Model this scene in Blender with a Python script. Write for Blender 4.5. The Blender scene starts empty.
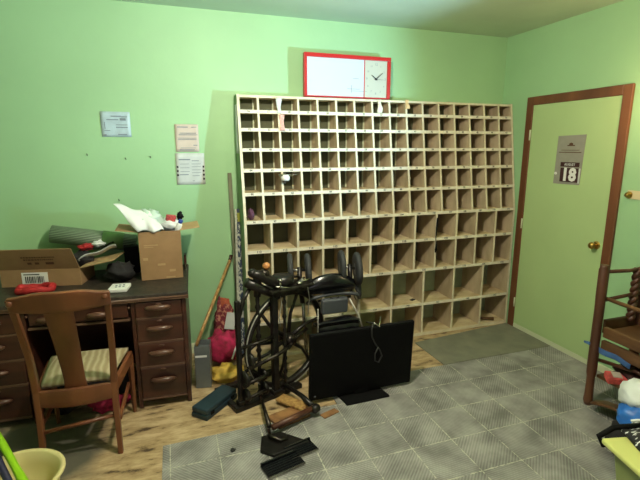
import bpy, math, random
from mathutils import Vector, Matrix, Euler
random.seed(7)
SC = bpy.context.scene
COL = SC.collection
R = math.radians

# ------------------------------------------------------------------ materials
def mat(name, col, rough=.6, metal=0, var=.0, scale=8, bump=0, bscale=40, col2=None, stretch=(1,1,1), emit=None, spec=.5, detail=4, lo=.35, hi=.65):
    m = bpy.data.materials.new(name); m.use_nodes = True
    nt = m.node_tree; b = nt.nodes['Principled BSDF']
    b.inputs['Roughness'].default_value = rough
    b.inputs['Metallic'].default_value = metal
    b.inputs['Specular IOR Level'].default_value = spec
    c = (*col, 1)
    b.inputs['Base Color'].default_value = c
    tc = nt.nodes.new('ShaderNodeTexCoord')
    mp = nt.nodes.new('ShaderNodeMapping'); mp.inputs['Scale'].default_value = stretch
    nt.links.new(tc.outputs['Object'], mp.inputs['Vector'])
    if var or col2:
        n = nt.nodes.new('ShaderNodeTexNoise'); n.inputs['Scale'].default_value = scale; n.inputs['Detail'].default_value = detail
        nt.links.new(mp.outputs[0], n.inputs['Vector'])
        r = nt.nodes.new('ShaderNodeValToRGB')
        if col2:
            a, z = c, (*col2, 1)
        else:
            a = tuple(max(0, x*(1-var)) for x in col)+(1,); z = tuple(min(1, x*(1+var)) for x in col)+(1,)
        r.color_ramp.elements[0].position = lo; r.color_ramp.elements[1].position = hi
        r.color_ramp.elements[0].color = a; r.color_ramp.elements[1].color = z
        nt.links.new(n.outputs['Fac'], r.inputs['Fac']); nt.links.new(r.outputs['Color'], b.inputs['Base Color'])
    if bump:
        n2 = nt.nodes.new('ShaderNodeTexNoise'); n2.inputs['Scale'].default_value = bscale; n2.inputs['Detail'].default_value = 3
        nt.links.new(mp.outputs[0], n2.inputs['Vector'])
        bp = nt.nodes.new('ShaderNodeBump'); bp.inputs['Strength'].default_value = bump; bp.inputs['Distance'].default_value = .01
        nt.links.new(n2.outputs['Fac'], bp.inputs['Height']); nt.links.new(bp.outputs[0], b.inputs['Normal'])
    if emit:
        b.inputs['Emission Color'].default_value = (*emit[0], 1); b.inputs['Emission Strength'].default_value = emit[1]
    return m

def s2l(r, g, b):   # 8 bit colour to linear
    f = lambda v: (v/255/12.92) if v/255 <= .04045 else ((v/255+.055)/1.055)**2.4
    return (f(r), f(g), f(b))

M = {}
M['wall'] = mat('green_wall_paint', s2l(156,198,148), .55, var=.05, scale=1.3, bump=.08, bscale=30)
M['door'] = mat('green_door_paint', s2l(176,202,142), .5, var=.03, scale=2, bump=.05, bscale=25)
M['ceiling'] = mat('ceiling_paint', s2l(190,208,184), .8, var=.04, scale=3, bump=.1, bscale=60)
M['trim'] = mat('stained_trim_wood', s2l(92,54,32), .5, col2=s2l(122,76,46), scale=6, stretch=(1,1,.12), bump=.05)
M['basewhite'] = mat('cream_baseboard', s2l(205,212,180), .5)
M['cream'] = mat('cream_case_paint', s2l(226,218,192), .6, col2=s2l(200,188,154), scale=14, bump=.05, lo=.35, hi=.85)
M['label'] = mat('label_paper', s2l(226,220,198), .7, var=.06, scale=20)
M['ply'] = mat('aged_case_board', s2l(166,148,118), .75, col2=s2l(198,180,148), scale=9, stretch=(1,1,.35), bump=.06)
M['shelftop'] = mat('worn_shelf_board', s2l(222,206,166), .7, col2=s2l(176,150,108), scale=11, bump=.05, stretch=(.5,1,1), lo=.4, hi=.75)
M['caseside'] = mat('green_case_side_paint', s2l(120,150,100), .6, var=.08)
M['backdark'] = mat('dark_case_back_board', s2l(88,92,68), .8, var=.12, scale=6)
M['backgreen'] = mat('grey_green_case_back_board', s2l(166,184,150), .8, var=.12, scale=6)
M['ink'] = mat('black_ink', s2l(30,28,28), .7)
M['greyink'] = mat('faded_grey_ink', s2l(120,130,138), .8)
M['darkwood'] = mat('dark_desk_wood', s2l(48,27,20), .34, col2=s2l(74,40,29), scale=5, stretch=(.3,1,3), bump=.04)
M['deskedge'] = mat('worn_desk_edge', s2l(96,70,54), .4, var=.15, scale=9)
M['desktop'] = mat('worn_black_desktop', s2l(38,34,30), .5, col2=s2l(74,64,54), scale=30, bump=.15, bscale=60, lo=.4, hi=.8)
M['handlewood'] = mat('carved_pull_wood', s2l(92,64,50), .3, var=.1)
M['chairwood'] = mat('orange_brown_chair_wood', s2l(98,58,36), .36, col2=s2l(124,76,48), scale=7, stretch=(1,1,.15), bump=.03)
M['cardboard'] = mat('brown_cardboard', s2l(150,118,82), .85, var=.07, scale=12, bump=.05)
M['cardin'] = mat('inner_cardboard', s2l(176,146,104), .85, var=.06, scale=12)
M['cardprint'] = mat('dark_brown_print', s2l(88,58,38), .8)
M['white'] = mat('white_plastic', s2l(232,234,230), .4)
M['paper'] = mat('aged_white_paper', s2l(200,204,200), .75, var=.06, scale=14)
M['pinkpaper'] = mat('pinkish_paper', s2l(206,190,176), .75, var=.05, scale=10)
M['bluepaper'] = mat('bluish_plastic_paper', s2l(176,198,204), .4, var=.08, scale=18, bump=.2)
M['red'] = mat('red_plastic_frame', s2l(186,26,28), .35)
M['board'] = mat('whiteboard_surface', s2l(196,202,214), .3)
M['clockface'] = mat('clock_face_card', s2l(186,188,174), .4)
M['black'] = mat('black_painted_iron', s2l(30,27,25), .36, metal=.3, var=.35, scale=20, bump=.12, bscale=50)
M['iron'] = mat('worn_iron', s2l(70,64,58), .35, metal=.8, col2=s2l(30,27,24), scale=30)
M['steel'] = mat('bright_steel', s2l(170,168,160), .25, metal=1, var=.15, scale=20)
M['rimpale'] = mat('pale_rim_edge', s2l(180,178,168), .4, metal=.3)
M['blackplastic'] = mat('matte_black_plastic', s2l(12,12,13), .7, spec=.15)
M['blackgloss'] = mat('glossy_black_vinyl', s2l(16,17,20), .22, bump=.08, bscale=14)
M['rubber'] = mat('grey_black_rubber', s2l(48,50,52), .7)
M['greyplastic'] = mat('dark_grey_plastic', s2l(74,78,84), .45, bump=.05)
M['brass'] = mat('brass', s2l(196,160,84), .28, metal=1, var=.1, scale=30)
M['greycard'] = mat('grey_card', s2l(148,146,134), .6, var=.05, scale=20)
M['maroon'] = mat('maroon_print', s2l(58,22,26), .6)
M['brownrust'] = mat('brown_wood_offcut', s2l(150,108,66), .7, col2=s2l(104,70,42), scale=12, bump=.08)
M['tealbox'] = mat('dark_teal_case', s2l(28,50,60), .5, var=.15, scale=14, bump=.06)
M['greymetal'] = mat('grey_sheet_metal', s2l(110,116,118), .4, metal=.4, var=.12, scale=6)
M['crimson'] = mat('crimson_floral_cloth', s2l(186,30,84), .8, col2=s2l(120,24,44), scale=22, bump=.3, bscale=25)
M['floral'] = mat('floral_cloth', s2l(110,30,44), .8, col2=s2l(176,120,96), scale=45, bump=.3, bscale=25, lo=.5, hi=.6)
M['orangecloth'] = mat('rust_orange_cloth', s2l(170,84,54), .8, var=.2, scale=20)
M['yellowbag'] = mat('yellow_crumpled_paper', s2l(206,170,70), .7, var=.2, scale=16, bump=.3)
M['stick'] = mat('pale_stick_wood', s2l(186,150,90), .5, col2=s2l(140,98,54), scale=10, stretch=(4,4,.6))
M['greylath'] = mat('weathered_grey_lath', s2l(120,120,96), .8, var=.15, scale=20, stretch=(1,1,.2))
M['lime'] = mat('lime_green_plastic', s2l(150,205,30), .35)
M['navy'] = mat('navy_rubber_grip', s2l(24,24,60), .6)
M['bucket'] = mat('cream_plastic', s2l(222,210,150), .35, var=.04, scale=6)
M['limeyellow'] = mat('pale_yellow_green_plastic', s2l(212,216,128), .35)
M['frost'] = mat('greenish_translucent_plastic', s2l(132,142,84), .3)
M['blue'] = mat('blue_plastic_bag', s2l(44,110,196), .35, bump=.3, bscale=12)
M['bagwhite'] = mat('white_plastic_bag', s2l(226,232,230), .35, bump=.5, bscale=14)
M['oldwood'] = mat('dark_reddish_old_wood', s2l(66,36,26), .45, col2=s2l(98,60,40), scale=8, stretch=(1,1,.2), bump=.05)
M['midwood'] = mat('brown_worn_wood', s2l(110,76,46), .5, col2=s2l(80,52,32), scale=8, stretch=(.3,.3,2), bump=.05)
M['darkstuff'] = mat('dark_cloth', s2l(28,26,28), .85, var=.3, scale=15, bump=.4, bscale=20)
M['bluecloth'] = mat('blue_cloth', s2l(60,96,150), .7, var=.15, scale=15, bump=.3)
M['redstuff'] = mat('red_cloth', s2l(170,30,34), .7, var=.15, scale=18, bump=.4, bscale=30)

# striped upholstery
def striped():
    m = mat('striped_seat_fabric', s2l(170,150,116), .9)
    nt = m.node_tree; b = nt.nodes['Principled BSDF']
    tc = nt.nodes.new('ShaderNodeTexCoord')
    w = nt.nodes.new('ShaderNodeTexWave'); w.inputs['Scale'].default_value = 9; w.inputs['Distortion'].default_value = 3.5; w.inputs['Detail'].default_value = 3
    w.bands_direction = 'X'
    r = nt.nodes.new('ShaderNodeValToRGB'); r.color_ramp.elements[0].color = (*s2l(150,132,100),1); r.color_ramp.elements[1].color = (*s2l(182,168,138),1)
    e = r.color_ramp.elements.new(.5); e.color = (*s2l(160,148,112),1)
    nt.links.new(tc.outputs['Object'], w.inputs['Vector']); nt.links.new(w.outputs['Fac'], r.inputs['Fac']); nt.links.new(r.outputs['Color'], b.inputs['Base Color'])
    return m
M['stripe'] = striped()

# ribbed rubber floor tile with pale seams, pitch .26 x .27
def tile_mat(name, base, dark, seam, x0, y0, rib=True, seamw=.022, seamv=1.0):
    m = bpy.data.materials.new(name); m.use_nodes = True
    nt = m.node_tree; b = nt.nodes['Principled BSDF']; b.inputs['Roughness'].default_value = .62
    tc = nt.nodes.new('ShaderNodeTexCoord')
    sx = nt.nodes.new('ShaderNodeSeparateXYZ')
    nt.links.new(tc.outputs['Object'], sx.inputs[0])
    def mth(op, a, bb=None):
        n = nt.nodes.new('ShaderNodeMath'); n.operation = op
        for i, v in enumerate((a, bb)):
            if v is None: continue
            if isinstance(v, (int, float)): n.inputs[i].default_value = v
            else: nt.links.new(v, n.inputs[i])
        return n.outputs[0]
    u = mth('DIVIDE', mth('SUBTRACT', sx.outputs[0], x0), .2595)
    v = mth('DIVIDE', mth('SUBTRACT', sx.outputs[1], y0), .2720)
    fu = mth('FRACT', u); fv = mth('FRACT', v)
    du = mth('MINIMUM', fu, mth('SUBTRACT', 1, fu)); dv = mth('MINIMUM', fv, mth('SUBTRACT', 1, fv))
    d = mth('MINIMUM', du, dv)
    nz0 = nt.nodes.new('ShaderNodeTexNoise'); nz0.inputs['Scale'].default_value = 45
    nt.links.new(tc.outputs['Object'], nz0.inputs['Vector'])
    jag = mth('MULTIPLY', mth('SUBTRACT', nz0.outputs['Fac'], .35), seamw*2.4)
    isseam = mth('LESS_THAN', d, jag)
    # checker parity flips rib direction tile by tile
    par = mth('MODULO', mth('ADD', mth('FLOOR', u), mth('FLOOR', v)), 2)
    par = mth('ABSOLUTE', par)
    diag = mth('ADD', mth('MULTIPLY', sx.outputs[0], 1), mth('MULTIPLY', sx.outputs[1], 1))
    diag2 = mth('SUBTRACT', sx.outputs[0], sx.outputs[1])
    mixd = mth('ADD', mth('MULTIPLY', diag, par), mth('MULTIPLY', diag2, mth('SUBTRACT', 1, par)))
    ribs = mth('SINE', mth('MULTIPLY', mixd, 300))
    nz = nt.nodes.new('ShaderNodeTexNoise'); nz.inputs['Scale'].default_value = 6; nz.inputs['Detail'].default_value = 6
    nt.links.new(tc.outputs['Object'], nz.inputs['Vector'])
    r = nt.nodes.new('ShaderNodeValToRGB'); r.color_ramp.elements[0].position = .3; r.color_ramp.elements[1].position = .7
    r.color_ramp.elements[0].color = (*dark, 1); r.color_ramp.elements[1].color = (*base, 1)
    fac = mth('ADD', nz.outputs['Fac'], mth('MULTIPLY', ribs, .09 if rib else .02))
    nt.links.new(fac, r.inputs['Fac'])
    mx = nt.nodes.new('ShaderNodeMix'); mx.data_type = 'RGBA'
    nt.links.new(mth('MULTIPLY', isseam, seamv), mx.inputs['Factor']); nt.links.new(r.outputs['Color'], mx.inputs[6]); mx.inputs[7].default_value = (*seam, 1)
    nt.links.new(mx.outputs[2], b.inputs['Base Color'])
    bp = nt.nodes.new('ShaderNodeBump'); bp.inputs['Strength'].default_value = .5 if rib else .15; bp.inputs['Distance'].default_value = .002
    nt.links.new(ribs, bp.inputs['Height']); nt.links.new(bp.outputs[0], b.inputs['Normal'])
    return m
M['tile'] = tile_mat('ribbed_rubber_tile', s2l(164,162,158), s2l(110,109,106), s2l(186,184,168), .938, -1.382)
M['tile2'] = tile_mat('smooth_rubber_sheet', s2l(130,130,112), s2l(108,108,96), s2l(134,134,112), .938, -1.382, rib=False, seamw=.012, seamv=.35)

# bare floor: pale worn boards with dark stains
def floor_mat():
    m = bpy.data.materials.new('stained_bare_floor'); m.use_nodes = True
    nt = m.node_tree; b = nt.nodes['Principled BSDF']; b.inputs['Roughness'].default_value = .6
    tc = nt.nodes.new('ShaderNodeTexCoord')
    mp = nt.nodes.new('ShaderNodeMapping'); mp.inputs['Scale'].default_value = (1, 3.2, 1); mp.inputs['Rotation'].default_value = (0,0,R(-8))
    nt.links.new(tc.outputs['Object'], mp.inputs[0])
    n = nt.nodes.new('ShaderNodeTexNoise'); n.inputs['Scale'].default_value = 5; n.inputs['Detail'].default_value = 9; n.inputs['Roughness'].default_value = .68
    nt.links.new(mp.outputs[0], n.inputs['Vector'])
    r = nt.nodes.new('ShaderNodeValToRGB')
    r.color_ramp.elements[0].position = .36; r.color_ramp.elements[0].color = (*s2l(70,52,34), 1)
    r.color_ramp.elements[1].position = .62; r.color_ramp.elements[1].color = (*s2l(200,176,138), 1)
    e = r.color_ramp.elements.new(.45); e.color = (*s2l(164,138,100), 1)
    nt.links.new(n.outputs['Fac'], r.inputs['Fac'])
    # grey worn patch under the chair
    g = nt.nodes.new('ShaderNodeTexNoise'); g.inputs['Scale'].default_value = 3; g.inputs['Detail'].default_value = 6
    nt.links.new(tc.outputs['Object'], g.inputs['Vector'])
    vm = nt.nodes.new('ShaderNodeVectorMath'); vm.operation = 'DISTANCE'; vm.inputs[1].default_value = (-.88,-1.0,0)
    nt.links.new(tc.outputs['Object'], vm.inputs[0])
    ad = nt.nodes.new('ShaderNodeMath'); ad.operation = 'MULTIPLY_ADD'; ad.inputs[1].default_value = .6
    nt.links.new(g.outputs['Fac'], ad.inputs[0]); nt.links.new(vm.outputs['Value'], ad.inputs[2])
    r2 = nt.nodes.new('ShaderNodeValToRGB'); r2.color_ramp.elements[0].position = .62; r2.color_ramp.elements[1].position = .80
    r2.color_ramp.elements[0].color = (1,1,1,1); r2.color_ramp.elements[1].color = (0,0,0,1)
    nt.links.new(ad.outputs[0], r2.inputs['Fac'])
    mx = nt.nodes.new('ShaderNodeMix'); mx.data_type = 'RGBA'
    nt.links.new(r2.outputs['Color'], mx.inputs['Factor']); nt.links.new(r.outputs['Color'], mx.inputs[6]); mx.inputs[7].default_value = (*s2l(96,92,80), 1)
    nt.links.new(mx.outputs[2], b.inputs['Base Color'])
    return m
M['floor'] = floor_mat()

# speckled steel rule
M['speckle'] = mat('speckled_blue_white_metal', s2l(40,56,80), .5, col2=s2l(190,190,176), scale=70, lo=.5, hi=.58, stretch=(1,1,.5))
M['mattgreen'] = None
def ribbed(name, c1, c2, axis, sc):
    m = mat(name, c1, .6)
    nt = m.node_tree; b = nt.nodes['Principled BSDF']
    tc = nt.nodes.new('ShaderNodeTexCoord'); w = nt.nodes.new('ShaderNodeTexWave'); w.bands_direction = axis; w.inputs['Scale'].default_value = sc
    r = nt.nodes.new('ShaderNodeValToRGB'); r.color_ramp.elements[0].color = (*c1,1); r.color_ramp.elements[1].color = (*c2,1)
    nt.links.new(tc.outputs['Object'], w.inputs['Vector']); nt.links.new(w.outputs['Fac'], r.inputs['Fac']); nt.links.new(r.outputs['Color'], b.inputs['Base Color'])
    return m

# ------------------------------------------------------------------ mesh builder
I4 = Matrix.Identity(4)
class MB:
    def __init__(s, T=None): s.v = []; s.f = []; s.mi = []; s.sm = []; s.T = T or I4
    def _add(s, vs, fs, mi=0, smooth=False):
        o = len(s.v); s.v += [s.T @ Vector(v) for v in vs]
        for f in fs:
            s.f.append([i+o for i in f]); s.mi.append(mi); s.sm.append(smooth)
    def box(s, c, d, rot=None, mi=0):
        rm = (rot.to_matrix() if isinstance(rot, Euler) else rot) if rot else Matrix.Identity(3)
        vs = [Vector(c)+rm@Vector((sx*d[0]/2, sy*d[1]/2, sz*d[2]/2)) for sx in (-1,1) for sy in (-1,1) for sz in (-1,1)]
        s._add(vs, [(0,1,3,2),(4,6,7,5),(0,4,5,1),(2,3,7,6),(0,2,6,4),(1,5,7,3)], mi); return s
    def bb(s, a, b, mi=0):
        return s.box([(p+q)/2 for p, q in zip(a, b)], [abs(q-p) for p, q in zip(a, b)], mi=mi)
    def prism(s, poly, d, mi=0, caps=True):     # poly: 3D points in order, d: extrusion vector
        n = len(poly); d = Vector(d); vs = [Vector(p) for p in poly]+[Vector(p)+d for p in poly]
        fs = [(i, (i+1)%n, n+(i+1)%n, n+i) for i in range(n)]+[tuple(range(n-1,-1,-1)), tuple(range(n,2*n))]
        s._add(vs, fs, mi); return s
    def tube(s, pts, r, n=10, mi=0, closed=False, cap=True):
        pts = [Vector(p) for p in pts]; k = len(pts)
        rs = r if isinstance(r, (list, tuple)) else [r]*k
        vs = []; ref = None
        for i, p in enumerate(pts):
            if closed: t = pts[(i+1)%k]-pts[i-1]
            else: t = pts[min(i+1,k-1)]-pts[max(i-1,0)]
            t.normalize()
            if ref is None: ref = t.orthogonal().normalized()
            else: ref = (ref-t*ref.dot(t)); ref = ref.normalized() if ref.length > 1e-6 else t.orthogonal().normalized()
            b = t.cross(ref)
            vs += [p+(ref*math.cos(2*math.pi*j/n)+b*math.sin(2*math.pi*j/n))*rs[i] for j in range(n)]
        fs = []
        for i in range(k if closed else k-1):
            a = i*n; c = ((i+1)%k)*n
            fs += [(a+j, a+(j+1)%n, c+(j+1)%n, c+j) for j in range(n)]
        if cap and not closed: fs += [tuple(range(n-1,-1,-1)), tuple(range((k-1)*n, k*n))]
        s._add(vs, fs, mi, True); return s
    def lathe(s, prof, o=(0,0,0), ax=(0,0,1), n=24, mi=0, sx=1, sy=1):  # prof: (radius, height along axis)
        ax = Vector(ax).normalized(); q = Vector((0,0,1)).rotation_difference(ax).to_matrix(); o = Vector(o)
        vs = []; 
        for r, h in prof: vs += [o+q@Vector((r*sx*math.cos(2*math.pi*j/n), r*sy*math.sin(2*math.pi*j/n), h)) for j in range(n)]
        fs = []
        for i in range(len(prof)-1): fs += [(i*n+j, i*n+(j+1)%n, (i+1)*n+(j+1)%n, (i+1)*n+j) for j in range(n)]
        if prof[0][0] > 1e-5: fs.append(tuple(range(n-1,-1,-1)))
        if prof[-1][0] > 1e-5: fs.append(tuple(range((len(prof)-1)*n, len(prof)*n)))
        s._add(vs, fs, mi, True); return s
    def ball(s, c, r, sc=(1,1,1), n=14, mi=0):
        m = n//2; vs = []; fs = []
        for i in range(m+1):
            a = math.pi*i/m
            vs += [(c[0]+r*sc[0]*math.sin(a)*math.cos(2*math.pi*j/n), c[1]+r*sc[1]*math.sin(a)*math.sin(2*math.pi*j/n), c[2]+r*sc[2]*math.cos(a)) for j in range(n)]
        for i in range(m): fs += [(i*n+j, (i+1)*n+j, (i+1)*n+(j+1)%n, i*n+(j+1)%n) for j in range(n)]
        s._add(vs, fs, mi, True); return s
    def blob(s, c, sc, seed=0, amp=.18, n=22, mi=0, fl=None):   # crumpled lump
        rnd = random.Random(seed); from mathutils import noise
        m = n//2+2; vs = []; fs = []; off = Vector((rnd.random()*50,)*3)
        for i in range(m+1):
            a = math.pi*i/m
            for j in range(n):
                d = Vector((math.sin(a)*math.cos(2*math.pi*j/n), math.sin(a)*math.sin(2*math.pi*j/n), math.cos(a)))
                k = 1+amp*(noise.noise(d*2.2+off)*2+noise.noise(d*5.5+off))
                # squarish footprint
                p = Vector((c[0]+sc[0]*d.x*k, c[1]+sc[1]*d.y*k, c[2]+sc[2]*d.z*k))
                if fl is not None and p.z < fl: p.z = fl
                vs.append(p)
        for i in range(m): fs += [(i*n+j, (i+1)*n+j, (i+1)*n+(j+1)%n, i*n+(j+1)%n) for j in range(n)]
        s._add(vs, fs, mi, True); return s
    def sheet(s, P, nu=10, nv=10, th=.003, mi=0):   # P(u,v)->point ; thin solid sheet
        g = [[Vector(P(i/nu, j/nv)) for j in range(nv+1)] for i in range(nu+1)]
        vs = []; N = (nu+1)*(nv+1)
        nor = []
        for i in range(nu+1):
            for j in range(nv+1):
                a = g[min(i+1,nu)][j]-g[max(i-1,0)][j]; b = g[i][min(j+1,nv)]-g[i][max(j-1,0)]
                k = a.cross(b); nor.append(k.normalized() if k.length > 1e-9 else Vector((0,0,1)))
        flat = [g[i][j] for i in range(nu+1) for j in range(nv+1)]
        vs = [p+q*th/2 for p, q in zip(flat, nor)]+[p-q*th/2 for p, q in zip(flat, nor)]
        ix = lambda i, j: i*(nv+1)+j
        fs = []
        for i in range(nu):
            for j in range(nv):
                fs.append((ix(i,j), ix(i+1,j), ix(i+1,j+1), ix(i,j+1))); fs.append((N+ix(i,j+1), N+ix(i+1,j+1), N+ix(i+1,j), N+ix(i,j)))
        for i in range(nu):
            fs.append((ix(i,0), N+ix(i,0), N+ix(i+1,0), ix(i+1,0))); fs.append((ix(i+1,nv), N+ix(i+1,nv), N+ix(i,nv), ix(i,nv)))
        for j in range(nv):
            fs.append((ix(0,j+1), N+ix(0,j+1), N+ix(0,j), ix(0,j))); fs.append((ix(nu,j), N+ix(nu,j), N+ix(nu,j+1), ix(nu,j+1)))
        s._add(vs, fs, mi, True); return s
    def sh(s, d):
        s.v = [v+Vector(d) for v in s.v]; return s
    def build(s, name, mats, parent=None, bevel=0, seg=2, origin=None):
        me = bpy.data.meshes.new(name)
        if not isinstance(mats, (list, tuple)): mats = [mats]
        off = Vector(origin) if origin is not None else None
        if off is None:
            off = Vector((0,0,0))
            if parent is not None:
                p = parent
                while p is not None: off += p.location; p = p.parent
        me.from_pydata([v-off for v in s.v], [], s.f)
        for m in mats: me.materials.append(m)
        for p, mi, sm in zip(me.polygons, s.mi, s.sm): p.material_index = mi; p.use_smooth = sm
        me.validate()
        o = bpy.data.objects.new(name, me); COL.objects.link(o)
        if parent is not None: o.parent = parent
        elif origin is not None: o.location = off
        if bevel:
            b = o.modifiers.new('bevel', 'BEVEL'); b.width = bevel; b.segments = seg; b.limit_method = 'ANGLE'; b.angle_limit = R(40)
        return o

def tag(o, label=None, cat=None, group=None, kind=None):
    if label: o['label'] = label
    if cat: o['category'] = cat
    if group: o['group'] = group
    if kind: o['kind'] = kind
    return o
def thing(name, label, cat, loc, group=None):
    o = bpy.data.objects.new(name, None); COL.objects.link(o); o.location = loc; o.empty_display_size = .1
    bpy.context.view_layer.update()
    return tag(o, label, cat, group)
def struct(name, mb, m, **k): return tag(mb.build(name, m, **k), kind='structure')
def text_mb(txt, size, T, depth=.0006, mb=None, mi=0, align='CENTER', bold=0):
    cu = bpy.data.curves.new('t', 'FONT'); cu.body = txt; cu.size = size; cu.extrude = depth; cu.align_x = align; cu.align_y = 'CENTER'; cu.resolution_u = 2; cu.offset = bold
    ob = bpy.data.objects.new('t', cu); COL.objects.link(ob)
    dg = bpy.context.evaluated_depsgraph_get(); dg.update()
    me = bpy.data.meshes.new_from_object(ob.evaluated_get(dg))
    mb = mb or MB()
    mb._add([T@v.co for v in me.vertices], [tuple(p.vertices) for p in me.polygons], mi)
    bpy.data.objects.remove(ob); bpy.data.curves.remove(cu); bpy.data.meshes.remove(me)
    return mb
FR = Matrix(((1,0,0,0),(0,0,-1,0),(0,1,0,0),(0,0,0,1)))       # text plane -> faces -Y (x right, z up)
def onback(x, y, z): return Matrix.Translation((x, y, z))@FR
FX = Matrix(((0,0,-1,0),(-1,0,0,0),(0,1,0,0),(0,0,0,1)))      # faces -X on the right wall (x -> -y)
def onright(x, y, z): return Matrix.Translation((x, y, z))@FX
def RZ(a, o=(0,0,0)): return Matrix.Translation(o)@Matrix.Rotation(R(a), 4, 'Z')

# ------------------------------------------------------------------ room shell
XR, XL, H, YB = 3.022, -2.3, 2.66, -5.2
struct('floor', MB().bb((XL-.1,YB-.1,-.1), (XR+.1,.1,0)), M['floor'])
struct('ceiling', MB().bb((XL-.1,YB-.1,H), (XR+.1,.1,H+.1)), M['ceiling'])
struct('wall_back', MB().bb((XL-.1,0,0), (XR+.1,.1,H)), M['wall'])
struct('wall_left', MB().bb((XL-.1,YB,0), (XL,0,H)), M['wall'])
struct('wall_front', MB().bb((XL-.1,YB-.1,0), (XR+.1,YB,H)), mat('brown_low_bounce_wall', s2l(110,84,60), .6, var=.1, scale=4, stretch=(1,1,.2)))  # unseen wall, its dark brown chosen to cut bounced light
struct('wall_right', MB().bb((XR,YB,0), (XR+.1,0,H)), M['wall'])
# door on the right wall: slab, knob, casing
DY0, DY1 = -.405, -1.215
door = struct('door_1', MB().bb((XR-.012,DY1,.045), (XR-.0005,DY0,2.03)), M['door'], bevel=.002)
dk = MB(); kc = (XR-.012, -1.160, .955)
dk.lathe([(.030,0),(.030,.004),(.024,.008)], kc, (-1,0,0)).lathe([(.010,.008),(.010,.030),(.020,.036),(.026,.046),(.026,.056),(.018,.066),(0,.068)], kc, (-1,0,0))
dk.build('knob', M['brass'], door)
hg = MB()
for z in (1.78, 1.0, .25): hg.lathe([(.007,-.045),(.007,.045)], (XR-.018, DY0+.006, z), (0,0,1), n=10)
hg.build('hinge', M['basewhite'], door)
tr = MB(); w = .07; t = .022
tr.bb((XR-t,DY0,0), (XR-.0005,DY0+w,2.10)); tr.bb((XR-t,DY1-w,0), (XR-.0005,DY1,2.10)); tr.bb((XR-t,DY1,2.03), (XR-.0005,DY0,2.10))
struct('trim_1', tr, M['trim'], bevel=.004)
struct('trim_2', MB().bb((XR-.014,DY1,.0), (XR-.0005,DY0,.043)), M['basewhite'], bevel=.003)
struct('baseboard_back', MB().bb((XL,-.014,0), (.505,-.0005,.09)), M['basewhite'], bevel=.004)
struct('baseboard_right', MB().bb((XR-.014,YB,0), (XR-.0005,DY1-w,.06)), M['basewhite'], bevel=.004)

# floor mats
mt = MB().prism([(-.139,-1.177,.0005),(-.16,-3.6,.0005),(XR-.02,-3.6,.0005),(XR-.02,-.862,.0005),(1.955,-.862,.0005),(.96,-.862,.0005),(.955,-1.10,.0005),(.70,-1.10,.0005),(.68,-1.165,.0005),(.455,-1.16,.0005)][::-1], (0,0,.007))
tag(mt.build('floor_mat', M['tile']), 'grey ribbed rubber mat of square tiles with pale seams, in the foreground', 'floor mat')
mt = MB().prism([(1.945,-.858,.0005),(XR-.02,-.858,.0005),(XR-.02,-.32,.0005),(1.935,-.43,.0005)], (0,0,.009))
tag(mt.build('floor_mat', M['tile2']), 'plain dark grey rubber mat between pigeonhole case and door', 'floor mat')

# ------------------------------------------------------------------ pigeonhole sorting case
X0, X1 = .505, 3.014
ZL = [2.0518,1.9397,1.8067,1.6584,1.506,1.3303,1.1216,.8896,.6199,.3037,.0176]
def fy(z):
    if z > ZL[6]: return -(.1406+(.2897-.1406)*(ZL[0]-z)/(ZL[0]-ZL[6]))
    return -(.2897+(.3041-.2897)*(ZL[6]-z)/ZL[6])
YBK = -.004
case = thing('pigeonhole_case', 'huge cream wooden pigeonhole mail sorting case standing against green wall', 'sorting case', (1.75,-.15,0))
W16 = (X1-X0)
def sidepanel(x, th, zt, zb, mb):
    zs = [zt, ZL[6], zb] if zt > ZL[6] > zb else [zt, zb]
    poly = [(x,YBK,zt)]+[(x,fy(z)-.002,z) for z in zs]+[(x,YBK,zb)]
    return mb.prism(poly, (th,0,0))
def twotone(o):      # front edge painted cream (slot 0), board faces (slot 1)
    for p in o.data.polygons: p.material_index = 0 if p.normal.y < -.6 else 1
for sx, m in ((X0, 'caseside'), (X1-.02, 'ply')):
    o = sidepanel(sx, .02, 2.062, 0.001, MB()).build('side_panel', [M['cream'], M[m]], case); twotone(o)
def shelf(z, top=False):
    y = fy(z)
    t = .011
    o = MB().bb((X0+.0205, y, z-t), (X1-.0205, YBK, z+t*.6)).build('top_board' if top else 'shelf', [M['cream'], M['shelftop']], case)
    twotone(o); return o
num = 16
for k, z in enumerate(ZL[:-1]):
    s = shelf(z, k == 0)
    ncell = 16 if k <= 6 else (12 if k <= 8 else 8)
    if k in (0,): continue
    nn = 16 if k <= 6 else 12 if k <= 8 else 8
    y = fy(z)-.0015
    ls = MB().bb((X0+.022, y-.0012, z-.0145), (X1-.022, y+.0012, z+.0105)).build('label_strip', M['label'], s)
    tx = None
    for c in range(nn):
        cx = X0+(c+.5)*W16/nn
        tx = text_mb(str(num+c), .021 if k <= 6 else .026, onback(cx+.004*math.sin(c*3+k), y-.0018, z-.001), .0004, tx, bold=.0004)
    tx.build('number_print', M['ink'], s)
    num += nn
o = MB().bb((X0+.0205,fy(.02),.001), (X1-.0205,YBK,.03)).build('bottom_board', [M['cream'], M['shelftop']], case); twotone(o)
def divider(x, zt, zb, th=.0165):
    o = sidepanel(x-th/2, th, zt, zb, MB()).build('divider', [M['cream'], M['ply']], case); twotone(o)
for i in range(1, 16): divider(X0+i*W16/16, ZL[0]-.0115, ZL[6]+.0075)
for i in range(1, 12): divider(X0+i*W16/12, ZL[6]-.0115, ZL[8]+.0075, .018)
for i in range(1, 8): divider(X0+i*W16/8, ZL[8]-.0115, .031, .018)
MB().bb((X0+.021,YBK-.006,ZL[8]+.007),(X1-.021,YBK+.002,ZL[0]-.012)).build('back_panel', M['backdark'], case)
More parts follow.
